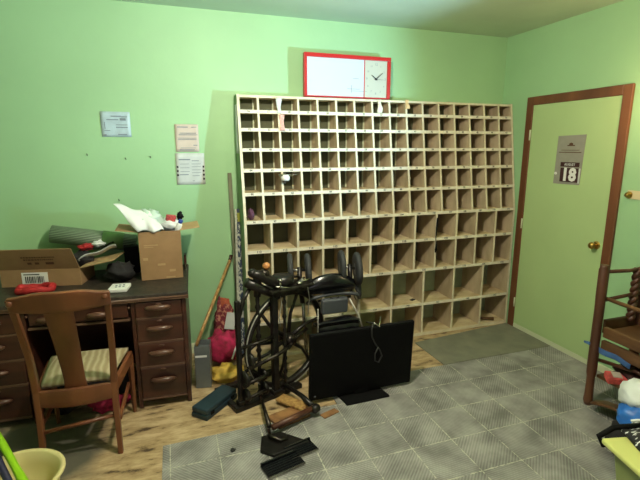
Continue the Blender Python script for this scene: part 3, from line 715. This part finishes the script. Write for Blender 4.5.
# crimson bag with tag
t_ = thing('cloth_bag', 'crimson floral cloth bag with white paper tag slumped against wall', 'bag', (.33,-.22,0))
MB().blob((.325,-.26,.14),(.125,.11,.15), 61, .14, n=30, fl=.03).build('bag_body', M['crimson'], t_)
MB().blob((.335,-.20,.32),(.078,.07,.18), 62, .22, n=30).build('bag_top', M['floral'], t_)
MB().tube([(.30,-.20,.40),(.335,-.22,.52),(.36,-.20,.50),(.385,-.22,.36)], [.018,.022,.022,.014], 8).build('bag_strap', M['orangecloth'], t_)
MB().box((.372,-.302,.362),(.075,.003,.135),Euler((0,R(12),0))).build('paper_tag', M['paper'], t_)
tag(MB().blob((.30,-.50,.035),(.13,.09,.05), 71, .3, n=26, fl=.001).build('yellow_wrapper', M['yellowbag']), 'crumpled yellow wrapping on the floor below crimson bag', 'wrapping')
tag(MB().tube([(.36,-.40,.09),(.39,-.37,.15),(.42,-.34,.20)], .007, 8).build('white_rope', M['white']), 'short white cord in front of crimson bag', 'cord')
# teal tool case
Tt = RZ(44.5, (.119,-1.015,.001))
t_ = thing('tool_case', 'flat dark teal carrying case lying on floor by the treadle machine', 'case', (.19,-.87,0))
MB(Tt).bb((0,0,0),(.31,.125,.034)).build('case_bottom', M['tealbox'], t_, bevel=.006)
MB(Tt).bb((0.002,0.002,.037),(.308,.123,.072)).build('case_lid', M['tealbox'], t_, bevel=.008)
MB(Tt).bb((.04,-.004,.026),(.07,.0,.046)).bb((.24,-.004,.026),(.27,.0,.046)).build('latch', M['blackplastic'], t_)

# ------------------------------------------------------------------ treadle machine
c19, s19 = math.cos(R(19.2)), math.sin(R(19.2))
TP = RZ(19.2, (.298,-.974,0))
pm = thing('treadle_machine', 'antique black iron treadle machine with a big spoked flywheel', 'machine', (.55,-.80,0))
bk = M['black']
b_ = MB(TP); b_.bb((0,-.02,.001),(.52,.035,.035)); b_.bb((0,.26,.001),(.50,.31,.035)); b_.bb((0.0,.035,.001),(.04,.26,.030)); b_.bb((.46,.035,.001),(.50,.26,.030))
b_.build('base_frame', bk, pm, bevel=.006)
def post(x, y, zt, w=.035, nm='post', turned=False):
    if turned:
        pr = [(w*.5,.03)]; z = .05
        while z < zt-.03:
            pr += [(w*.34,z),(w*.6,z+.02),(w*.34,z+.04),(w*.42,z+.07)]; z += .10
        pr += [(w*.5,zt)]
        MB(TP).lathe(pr, (x,y,0), n=14).build(nm, bk, pm)
    else:
        MB(TP).bb((x-w/2,y-w/2,.03),(x+w/2,y+w/2,zt)).bb((x-w*.8,y-w*.8,.03),(x+w*.8,y+w*.8,.06)).build(nm, bk, pm, bevel=.005)
post(.055,.02,.74,.030); post(.31,.0,.78,.042); post(.385,-.01,.74,.026, turned=True); post(.20,.02,.80,.034, turned=True)
# slanting braces
for pts_, r_ in (([(.055,.02,.60),(.10,.02,.74),(.15,.03,.80)],.014),([(.055,.02,.35),(.18,.02,.42),(.31,.0,.40)],.011),([(.055,.02,.24),(.18,.01,.28),(.31,.0,.30)],.010)):
    MB(TP).tube(pts_, r_, 8).build('brace', bk, pm)
# flywheel
TW = RZ(26, (.70,-.778,0)); wr = .352; wz = .374
def ringpts(r_, dy=0, n=56): return [(r_*math.cos(2*math.pi*i/n), dy, wz+r_*math.sin(2*math.pi*i/n)) for i in range(n)]
fw = MB(TW); fw.tube(ringpts(wr-.020), .020, 10, closed=True); fw.tube(ringpts(wr-.020,.014), .018, 8, closed=True)
wh = fw.build('flywheel', bk, pm)
MB(TW).tube(ringpts(wr,-.012), .0045, 6, closed=True).build('bright_rim_edge', M['rimpale'], wh)
for k in range(6):
    a = R(60*k+12)
    MB(TW).tube([(.03*math.cos(a),0,wz+.03*math.sin(a)),(.18*math.cos(a+.12),0,wz+.18*math.sin(a+.12)),((wr-.02)*math.cos(a),0,wz+(wr-.02)*math.sin(a))], [.017,.011,.012], 8).build('spoke', bk, wh)
MB(TW).lathe([(.026,-.07),(.040,-.05),(.048,-.02),(.048,.03),(.03,.05)], (0,0,wz), (0,1,0), n=18).build('hub', M['iron'], wh)
# shafts and cranks
for pts_, r_ in (([(.40,-.03,.345),(.50,.02,.38),(.60,.03,.415)],.012),([(.06,-.02,.44),(.20,-.03,.45),(.29,-.02,.46)],.011),([(.10,-.03,.29),(.30,-.04,.325),(.42,-.03,.36)],.013),([(.05,-.03,.185),(.24,-.03,.205)],.013),([(.06,-.03,.085),(.23,-.03,.10)],.012)):
    MB(TP).tube(pts_, r_, 10).build('shaft', M['iron'], pm)
for (x, z, r_) in ((.075,.21,.055),(.215,.20,.04),(.085,.095,.045),(.22,.10,.045),(.12,.33,.05)):
    MB(TP).lathe([(r_*.5,-.012),(r_,-.008),(r_,.008),(r_*.5,.012)], (x,.0,z), (1,.15,0), n=20).build('pulley', bk, pm)
MB(TP).tube([(.13,-.01,.16),(.17,.0,.23),(.10,.0,.29)], .008, 8).build('crank_rod', M['iron'], pm)
# wires
for pts_ in ([(.36,.0,.74),(.365,-.01,.66),(.345,-.005,.57),(.36,.0,.50)], [(.60,.03,.76),(.615,.02,.64),(.60,.02,.52)]):
    MB(TP).tube(pts_, .0035, 6).build('pale_wire', M['rimpale'], pm)
# head: table plate, arm, barrels
MB(TP).bb((.26,-.06,.755),(.60,.10,.775)).bb((.30,-.03,.72),(.56,.06,.755)).build('table_plate', M['iron'], pm, bevel=.006)
s_ = MB(TP); s_.tube([(.15,.0,.905),(.21,.0,.885),(.29,-.01,.83),(.35,-.01,.785)], [.022,.034,.034,.022], 14)
s_.tube([(.13,.03,.845),(.20,.02,.805),(.31,.0,.735)], [.032,.034,.024], 12)
s_.tube([(.20,.02,.74),(.205,.02,.88),(.22,.02,.90)], [.024,.030,.012], 12)
s_.lathe([(.02,0),(.03,.01),(.03,.03),(.014,.045)], (.165,.01,.885)); s_.build('head_arm', bk, pm)
MB(TP).lathe([(.024,0),(.034,.01),(.034,.03),(.02,.05),(0,.055)], (.245,.0,.865)).build('head_cap', M['iron'], pm)
MB(TP).ball((.255,-.01,.940),.026,(1,1,.9)).build('worn_knob', mat('worn_orange_knob', s2l(176,120,70), .4, var=.3, scale=40), pm)
MB(TP).lathe([(.030,0),(.070,.01),(.078,.035),(.070,.065),(.03,.075),(0,.078)], (.400,.03,.776), (0,0,1), n=22).build('drum', bk, pm)
s_ = MB(TP)
for (a_, b2_) in (((.30,-.04,.80),(.44,-.05,.765)),((.46,.0,.775),(.58,-.03,.80)),((.52,.02,.775),(.60,.06,.785)),((.33,-.05,.775),(.33,-.05,.83))): MB(TP).tube([a_, b2_], .007, 8).build('lever', M['steel'], pm)
s_.lathe([(.02,0),(.024,.01),(.012,.02)], (.50,-.02,.776)).lathe([(.015,0),(.018,.012),(.008,.02)], (.56,.03,.776)).lathe([(.010,0),(.014,.012),(.008,.02)], (.33,-.05,.83))
s_.build('screw_cap', M['steel'], pm)
s_ = MB(TP); s_.tube([(.48,.07,.775),(.52,.08,.80),(.57,.09,.79),(.62,.11,.70),(.63,.12,.60)], .010, 8); s_.build('side_arm', bk, pm)
# treadle linkage on the floor (world coordinates)
MB().tube([(.475,-.95,.070),(.467,-1.10,.066),(.462,-1.26,.055)], [.009,.011,.016], 8).build('treadle_rod', M['iron'], pm)
MB().tube([(.66,-.86,.070),(.73,-1.02,.068),(.765,-1.15,.062)], [.014,.016,.020], 8).build('treadle_rod', bk, pm)
MB().tube([(.475,-1.285,.060),(.62,-1.235,.062),(.765,-1.175,.062)], [.018,.019,.019], 10).build('cross_bar', M['oldwood'], pm)
MB().lathe([(.012,-.03),(.026,-.02),(.028,.0),(.026,.02),(.012,.03)], (.775,-1.185,.062), (.8,.3,.2), n=14).build('bar_knob', bk, pm)
def pedal(cx, cy, rot, w, d, nm='pedal'):
    T = Matrix.Translation((cx,cy,.010))@Matrix.Rotation(R(rot),4,'Z')
    m = MB(T); m.bb((-w/2,-d/2,.002),(w/2,d/2,.012)); m.bb((-w/2,d/2-.012,.012),(w/2,d/2,.026))
    for i in range(5): m.bb((-w/2+.01,-d/2+.012+i*d/6,.0125),(w/2-.01,-d/2+.018+i*d/6,.016))
    o = m.build(nm, M['blackgloss'], pm, bevel=.002)
    MB(T).bb((-w/2+.01,d/2-.010,.0262),(w/2-.02,d/2-.004,.0285)).build('metal_strip', M['steel'], o)
    MB(T).bb((-w/2,-d/2-.006,.004),(w/2,-d/2-.0005,.014)).build('metal_strip', M['steel'], o)
pedal(.470,-1.555,14,.215,.105); pedal(.595,-1.470,14,.17,.095)
MB().prism([(.405,-1.30,.009),(.375,-1.42,.009),(.44,-1.48,.009),(.66,-1.43,.009),(.52,-1.29,.009)], (0,0,.020)).build('pedal_bracket', bk, pm, bevel=.004)
MB().tube([(.455,-1.27,.040),(.45,-1.34,.045),(.50,-1.39,.04),(.54,-1.37,.035)], .012, 8).build('pedal_link', M['iron'], pm)
# wooden slabs under treadle
t1 = MB(RZ(17,(.62,-1.14,.001))); t1.bb((-.12,-.07,0),(.11,.075,.022))
tag(t1.build('wood_offcut', M['brownrust'], bevel=.004), 'short tan wood board on floor under the treadle rods', 'wood board')
t1 = MB(RZ(-52,(.66,-1.02,.001))); t1.bb((-.10,-.040,.0),(.12,.045,.016))
t1.v = [v+Vector((0,0,.024)) for v in t1.v]
tag(t1.build('wood_offcut', M['stick'], bevel=.003), 'narrow pale wood strip crossing the tan board', 'wood board')
tag(MB(RZ(20,(.88,-1.19,.0085))).bb((-.07,-.02,0),(.05,.03,.006)).build('wood_offcut', M['brownrust'], bevel=.002), 'thin reddish wood scrap on floor left of the black panel stand', 'wood scrap')

# ------------------------------------------------------------------ folded walker behind the panel
fw = thing('folded_walker', 'folded black wheeled walker standing upended with its small wheels on top', 'walker', (1.03,-.62,0))
def wheel(x, y, z, r_=.12, w=.036):
    o = MB().lathe([(r_*.55,-w*.5),(r_*.9,-w*.5),(r_,-w*.25),(r_,w*.25),(r_*.9,w*.5),(r_*.55,w*.5)], (x,y,z), (1,-.22,.05), n=28).build('wheel', M['rubber'], fw)
    MB().lathe([(0,-w*.56),(r_*.35,-w*.52),(r_*.54,-w*.3),(r_*.54,w*.3),(r_*.35,w*.52),(0,w*.56)], (x,y,z), (1,-.22,.05), n=20).build('hub', M['greyplastic'], o)
wheel(.765,-.65,.825); wheel(.895,-.65,.815); wheel(1.155,-.65,.82); wheel(1.280,-.65,.79,.125,.040)
wheel(1.300,-.60,.62,.09,.04)
for pts_ in ([(.765,-.65,.825),(.895,-.65,.815)],[(1.155,-.65,.82),(1.285,-.65,.79)]): MB().tube(pts_, .010).build('axle', M['steel'], fw)
for pts_ in ([(.83,-.65,.84),(.83,-.66,.70),(.85,-.66,.58)],[(1.215,-.65,.83),(1.22,-.66,.70),(1.24,-.66,.60)]): MB().tube(pts_, .018).build('fork', bk, fw)
MB().tube([(.85,-.66,.66),(.86,-.66,.40),(.89,-.66,.008)], .012).build('frame_tube', M['steel'], fw)
MB().tube([(1.23,-.67,.66),(1.285,-.67,.55),(1.285,-.67,.42),(1.25,-.66,.008)], .014).build('frame_tube', mat('pale_frame_tube', s2l(196,188,160), .35, metal=.3), fw)
def pad(u, v):
    x = .848+.372*u; e = 1-(2*u-1)**2
    return (x, -.70-.030*e-.03*math.sin(math.pi*v), .668+.02*e*0+(.050+.075*e)*v+.0)
MB().sheet(pad, 22, 8, .035).build('backrest_pad', M['blackgloss'], fw)
MB().tube([(.87,-.70,.58)]+[(.90+.34*i/8, -.73, .625+.020*math.sin(math.pi*i/8)) for i in range(9)]+[(1.275,-.70,.58)], .013).build('handle_bar', M['greyplastic'], fw)
MB().tube([(.95,-.715,.60),(1.06,-.725,.585),(1.20,-.715,.605)], .010).build('cross_bar', bk, fw)
s_ = MB().box((1.062,-.745,.562),(.20,.05,.115),Euler((.12,0,0))); s_.build('grey_tray', M['greyplastic'], fw, bevel=.014, seg=3)
MB().tube([(1.03,-.745,.622),(1.062,-.765,.607),(1.095,-.745,.622)], .006).build('tray_grip', M['blackplastic'], fw)
def seat2(u, v):
    e = 1-(2*u-1)**4
    return (.915+.325*u, -.80+.10*v, .445-.03*v+.025*e*math.sin(math.pi*v)-.02*math.sin(math.pi*u*2)*v)
MB().sheet(seat2, 18, 8, .030).build('seat', M['blackgloss'], fw)
def skirt(u, v): return (.915+.325*u, -.79+.02*math.sin(u*18)*v, .43-.35*v)
MB().sheet(skirt, 24, 6, .012).build('seat_skirt', M['blackgloss'], fw)
MB().tube([(.93,-.77,.56),(.92,-.80,.46),(.915,-.81,.36)], .004, 6).build('pale_cord', M['rimpale'], fw)
MB().tube([(1.18,-.74,.60),(1.24,-.77,.48),(1.27,-.80,.36)], .007, 6).build('pale_cord', M['rimpale'], fw)
# ------------------------------------------------------------------ flat screen panel on stand
tv = thing('flat_screen', 'flat black television panel standing on floor before the case', 'television', (1.15,-1.05,0))
TT = Matrix.Translation((.778,-1.05,.030))@Matrix.Rotation(R(.8),4,'Z')@Matrix.Rotation(R(3),4,'X')
MB(TT).bb((0,0,0),(.757,.030,.475)).build('panel', M['blackplastic'], tv, bevel=.005)
MB(TT).bb((.012,-.0015,.012),(.745,-.0002,.463)).build('screen', mat('dark_screen_glass', s2l(9,9,10), .6, spec=.12), tv)
MB(TT).bb((.08,.030,.10),(.68,.055,.40)).build('rear_housing', M['blackplastic'], tv, bevel=.01)
MB().prism([(1.005,-1.145,.0085),(1.325,-1.135,.0085),(1.305,-1.00,.0085),(.985,-1.00,.0085)], (0,0,.012)).build('stand_foot', M['blackplastic'], tv, bevel=.004)
MB().bb((1.10,-1.048,.021),(1.20,-1.010,.10)).build('stand_neck', M['blackplastic'], tv, bevel=.004)
MB(TT).lathe([(.008,0),(.006,.003),(0,.003)], (.035,-.0015,.03), (0,-1,0), n=12).build('logo_badge', M['greyplastic'], tv)
pts = [(1.20,-1.00,.515),(1.225,-1.055,.525),(1.20,-1.085,.50),(1.205,-1.080,.44),(1.235,-1.078,.38),(1.265,-1.077,.34),(1.285,-1.076,.29),(1.262,-1.075,.245),(1.235,-1.075,.26),(1.232,-1.076,.31),(1.255,-1.078,.36)]
tag(MB().tube(pts, .005, 8).build('power_cable', mat('grey_black_cable', s2l(40,40,40), .5)), 'thin black cable looped over the top of the television', 'cable')
tag(MB().tube([(1.225,-1.062,.530),(1.262,-1.066,.500),(1.29,-1.03,.552)], .006, 8).build('cable_plug', M['steel']), 'bright cable plug on the top edge of the television', 'plug')

# ------------------------------------------------------------------ old wooden armchair at right
ac = thing('armchair', 'old dark wooden armchair with twisted spindles by the door', 'armchair', (2.8,-1.85,0))
ow = M['oldwood']
def apost(x, y, zt, zb=.009, lean=0):
    SHR = Matrix(((1,0,lean,0),(0,1,lean,0),(0,0,1,0),(0,0,0,1)))
    MB(SHR).lathe([(.022,zb),(.030,zb+.03),(.026,zb+.07),(.024,.20),(.030,.23),(.030,.40),(.026,.42),(.026,.60),(.030,.74),(.030,zt-.03),(.024,zt-.012),(.026,zt)], (x,y,0), n=16).build('post', ow, ac)
apost(2.53,-1.63,.945,lean=.05); apost(2.90,-1.63,.945,lean=.05)
apost(2.60,-2.12,.73)
apost(2.95,-2.12,.73)
def twist(x, y, z0, z1, r_=.018, nm='spindle'):
    m = MB()
    for ph in (0, math.pi):
        m.tube([(x+r_*.55*math.cos(ph+k*.7), y+r_*.55*math.sin(ph+k*.7), z0+(z1-z0)*k/36) for k in range(37)], r_*.75, 8)
    m.build(nm, ow, ac)
twist(2.85,-1.60,.545,.90,.022)
MB().tube([(2.60,-1.60,.905),(2.78,-1.60,.895),(2.94,-1.60,.905)], .012).build('top_rail', ow, ac)
MB().tube([(2.60,-1.60,.715),(2.94,-1.60,.735)], .012).build('back_rail', ow, ac)
MB().tube([(2.598,-1.60,.728),(2.60,-1.86,.722),(2.60,-2.13,.745)], [.012,.014,.018]).build('arm', M['midwood'], ac)
MB().tube([(2.955,-1.60,.728),(2.955,-1.86,.722),(2.955,-2.13,.745)], [.012,.014,.018]).build('arm', M['midwood'], ac)
MB().bb((2.612,-2.10,.497),(2.93,-1.62,.515)).build('seat_board', M['midwood'], ac, bevel=.003)
for a_, b2_ in (((2.580,-2.10,.475),(2.610,-1.63,.545)),((2.64,-1.600,.475),(2.92,-1.575,.57)),((2.935,-2.10,.475),(2.965,-1.63,.545))): MB().bb(a_, b2_).build('seat_rail', M['midwood'], ac, bevel=.004)
for a_, b2_ in (((2.575,-2.10,.385),(2.605,-1.63,.455)),((2.94,-2.10,.385),(2.97,-1.63,.455))): MB().bb(a_, b2_).build('lower_rail', M['midwood'], ac, bevel=.004)
MB().bb((2.575,-2.10,.195),(2.935,-1.63,.215)).build('bottom_shelf', M['midwood'], ac, bevel=.003)
MB().tube([(2.58,-1.60,.31),(2.62,-1.85,.335),(2.62,-2.12,.30)], .012).build('stretcher', ow, ac)
# bits on and under it
tag(MB().blob((2.62,-1.70,.36),(.055,.10,.018), 91, .2).build('blue_cloth', M['bluecloth'], ac) if False else MB().sheet(lambda u,v: (2.545+.03*v, -1.535-.30*v, .41-.035*v-.04*(u-.5)*(1-.2*v)*(.3+2*min(v,.35)) +.006*math.sin(v*11)), 6, 10, .006).build('blue_cloth', M['bluecloth']), 'blue cloth hanging from the lower rail of the armchair', 'cloth')
t_ = tag(MB().box((2.600,-1.74,.240),(.11,.09,.045),Euler((.1,0,R(-35)))).build('packet', mat('red_white_packet', s2l(204,84,80), .5, var=.4, scale=20), bevel=.008, origin=(2.6,-1.74,.24)), 'red packet with pale label on the armchair bottom shelf', 'packet')
MB().box((2.600,-1.745,.265),(.05,.06,.006),Euler((.1,0,R(-35)))).build('pale_label', M['pinkpaper'], t_)
tag(MB().blob((2.74,-1.80,.265),(.12,.14,.055), 95, .25, fl=.216).build('dark_red_cloth', M['maroon']), 'dark maroon cloth heaped on the armchair bottom shelf', 'cloth')
tag(MB().sheet(lambda u,v: (2.46+.16*u, -1.70-.34*v+.02*math.sin(u*3), .02+.105*math.sin(math.pi*(.15+.5*v))*(1-.5*u)), 6, 12, .012).build('curved_board', M['midwood']), 'curved brown board lying on the floor by the armchair leg', 'board')

# ------------------------------------------------------------------ bottom right corner
RB = Matrix.Translation((1.685,-2.365,0))@Matrix.Rotation(R(-13),4,'Z')@Matrix.Translation((-1.72,2.325,0))
bn = thing('storage_bin', 'pale yellow green plastic bin at the bottom right corner', 'bin', (1.98,-2.55,0))
def tapered(x0,x1,y0,y1,z0,z1,ins,mb):
    vs = [(x0+ins,y0+ins,z0),(x1-ins,y0+ins,z0),(x1-ins,y1-ins,z0),(x0+ins,y1-ins,z0),(x0,y0,z1),(x1,y0,z1),(x1,y1,z1),(x0,y1,z1)]
    vs = [RB@Vector(v) for v in vs]
    mb._add(vs, [(3,2,1,0),(4,5,6,7),(0,1,5,4),(1,2,6,5),(2,3,7,6),(3,0,4,7)]); return mb
tapered(1.75,2.28,-2.92,-2.36,.009,.425,.05,MB()).build('bin_body', M['frost'], bn, bevel=.01)
MB(RB).bb((1.72,-2.95,.426),(2.31,-2.325,.452)).build('bin_lid', M['limeyellow'], bn, bevel=.010, seg=3)
MB(RB).tube([(1.75,-2.312,.40),(1.73,-2.30,.44),(1.80,-2.295,.475),(1.93,-2.30,.48),(1.96,-2.30,.42)], .012, 8).build('bin_handle', M['blackplastic'], bn)
bgb = thing('shopping_bag', 'black shopping bag with white script lying on yellow green bin', 'shopping bag', (2.05,-2.5,.46))
MB().sheet(lambda u,v: (1.69+.115*v+.42*u, -2.64+.30*v-.05*u, .462+.05*math.sin(math.pi*u)*math.sin(math.pi*v)+.006*math.sin(u*20+v*9)), 18, 14, .012).build('bag_body', mat('black_white_script_print', s2l(22,22,26), .5, col2=s2l(226,226,226), scale=38, lo=.56, hi=.60, stretch=(1,2.5,1)), bgb)
def scr(u): return (1.84+.05*math.sin(u*9)+.12*u, -2.40-.18*u+.025*math.cos(u*9), .505+.028*math.sin(math.pi*min(1,u)))
MB().tube([scr(i/24) for i in range(25)], .006, 6).build('script_stroke', M['white'], bgb)
tag(MB().blob((2.31,-2.13,.39),(.135,.12,.08), 101, .12, n=30).build('plastic_bag', M['bagwhite']), 'white plastic bag bulging at the right edge above the bin', 'plastic bag')
tag(MB().blob((2.26,-2.17,.295),(.14,.12,.085), 102, .12, n=30).build('blue_bag', M['blue']), 'blue plastic bag beneath the white one at right edge', 'plastic bag')
tag(MB().blob((2.30,-2.12,.11),(.15,.12,.11), 103, .14, n=26, fl=.009).build('dark_bag', M['darkstuff']), 'dark sack on the floor beneath the blue bag', 'bag')

# ------------------------------------------------------------------ bottom left bucket with brush
bc = thing('basin', 'cream plastic basin holding a lime green handled brush, bottom left', 'basin', (-.735,-1.53,0))
pr = [(.10,.002),(.125,.01),(.165,.20),(.178,.245),(.190,.250),(.190,.257),(.180,.262),(.168,.252),(.155,.20),(.118,.018),(0,.014)]
MB().lathe(pr, (-.745,-1.545,0), n=40, sx=1.08).build('basin_shell', M['bucket'], bc)
lg = thing('cleaning_brush', 'lime green and navy brush handle leaning over the cream basin rim', 'brush', (-.70,-1.60,.25))
pA = Vector((-.875,-1.30,.36)); pB = Vector((-.655,-1.645,.225))
MB().tube([pA+(pB-pA)*t_ for t_ in (0,.3,.6,.85,1)], [.014,.017,.016,.020,.026], 12).build('handle', M['lime'], lg)
MB().tube([pA+Vector((-.035,-.02,-.012))+(pB-pA)*t_ for t_ in (0,.4,.78)], [.018,.018,.014], 12).build('grip', M['navy'], lg)
tag(MB().box((-.84,-1.59,.20),(.11,.08,.04),Euler((.1,.1,.6))).build('folded_cloth', M['bucket'], bevel=.01), 'cream sponge in the left side of the basin', 'sponge')
tag(MB().blob((-.70,-1.58,.06),(.06,.06,.04), 111, .2).build('cloth', M['yellowbag']), 'yellowish rag at the bottom of the basin', 'rag')
# bits on the mat
tag(MB().ball((.137+.33,-1.30,.010),.006).build('white_pellet', M['white']), 'tiny white pellet on the grey mat left of pedals', 'pellet')
tag(MB().blob((.235,-1.345,.012),(.012,.016,.006), 5, .3).build('black_crumb', M['ink']), 'tiny black crumb on the grey mat left of pedals', 'crumb')

GROUPS = {'wall_nail':'bent nails left in the back wall','wall_notice':'notices taped to the back wall','plastic_bag':'plastic bags in the clutter','cardboard_box':'cardboard cartons on the desk','wood_offcut':'wood offcuts under the treadle','magazine':'magazines in the low carton','paper_tag':'paper tags hanging on the case front','floor_mat':'rubber mats on the floor'}
for o in bpy.data.objects:
    b0 = o.name.split('.')[0]
    if o.parent is None and b0 in GROUPS: o['group'] = GROUPS[b0]

# ------------------------------------------------------------------ lights
def light(kind, name, loc, energy, color, size=.1, target=None, size_y=None, spread=None, spot=None):
    l = bpy.data.lights.new(name, kind); l.energy = energy; l.color = color
    if kind == 'AREA':
        l.size = size
        if size_y: l.shape = 'RECTANGLE'; l.size_y = size_y
        if spread: l.spread = R(spread)
    else: l.shadow_soft_size = size
    if kind == 'SPOT' and spot: l.spot_size = R(spot); l.spot_blend = .9
    o = bpy.data.objects.new(name, l); COL.objects.link(o); o.location = loc
    if target: o.rotation_euler = (Vector(target)-Vector(loc)).to_track_quat('-Z','Y').to_euler()
    return o
light('POINT', 'ceiling_bulb', (.55,-1.9,2.46), 118, (1,.89,.74), .035)
light('SPOT', 'window_daylight', (2.75,-2.15,1.50), 290, (.46,.80,1), .03, target=(.50,0,2.36), spot=62)
light('AREA', 'front_fill', (-.6,-5.0,1.5), 8, (.96,.96,1), 1.4, target=(.5,0,1.2), size_y=1.2)  # added soft fill from behind the camera, no window built there
light('POINT', 'wall_lamp', (2.80,-1.62,1.98), 9, (1,.66,.36), .04)
wd = bpy.data.worlds.new('room_world'); SC.world = wd; wd.use_nodes = True
wd.node_tree.nodes['Background'].inputs[0].default_value = (.8,.9,.85,1); wd.node_tree.nodes['Background'].inputs[1].default_value = .3

# ------------------------------------------------------------------ camera
cd = bpy.data.cameras.new('camera'); cam = bpy.data.objects.new('camera', cd); COL.objects.link(cam)
cd.sensor_width = 36; cd.lens = 36*444.266/640; cd.sensor_fit = 'HORIZONTAL'; cd.clip_start = .05
cam.location = (-.0057,-3.5887,1.6771)
yaw, pit = .3252, .206
fd = Vector((math.sin(yaw)*math.cos(pit), math.cos(yaw)*math.cos(pit), -math.sin(pit)))
cam.rotation_euler = fd.to_track_quat('-Z','Y').to_euler()
SC.camera = cam
SC.view_settings.view_transform = 'Standard'; SC.view_settings.look = 'None'; SC.view_settings.gamma = 1; SC.view_settings.use_curve_mapping = False
SC.view_settings.exposure = .08
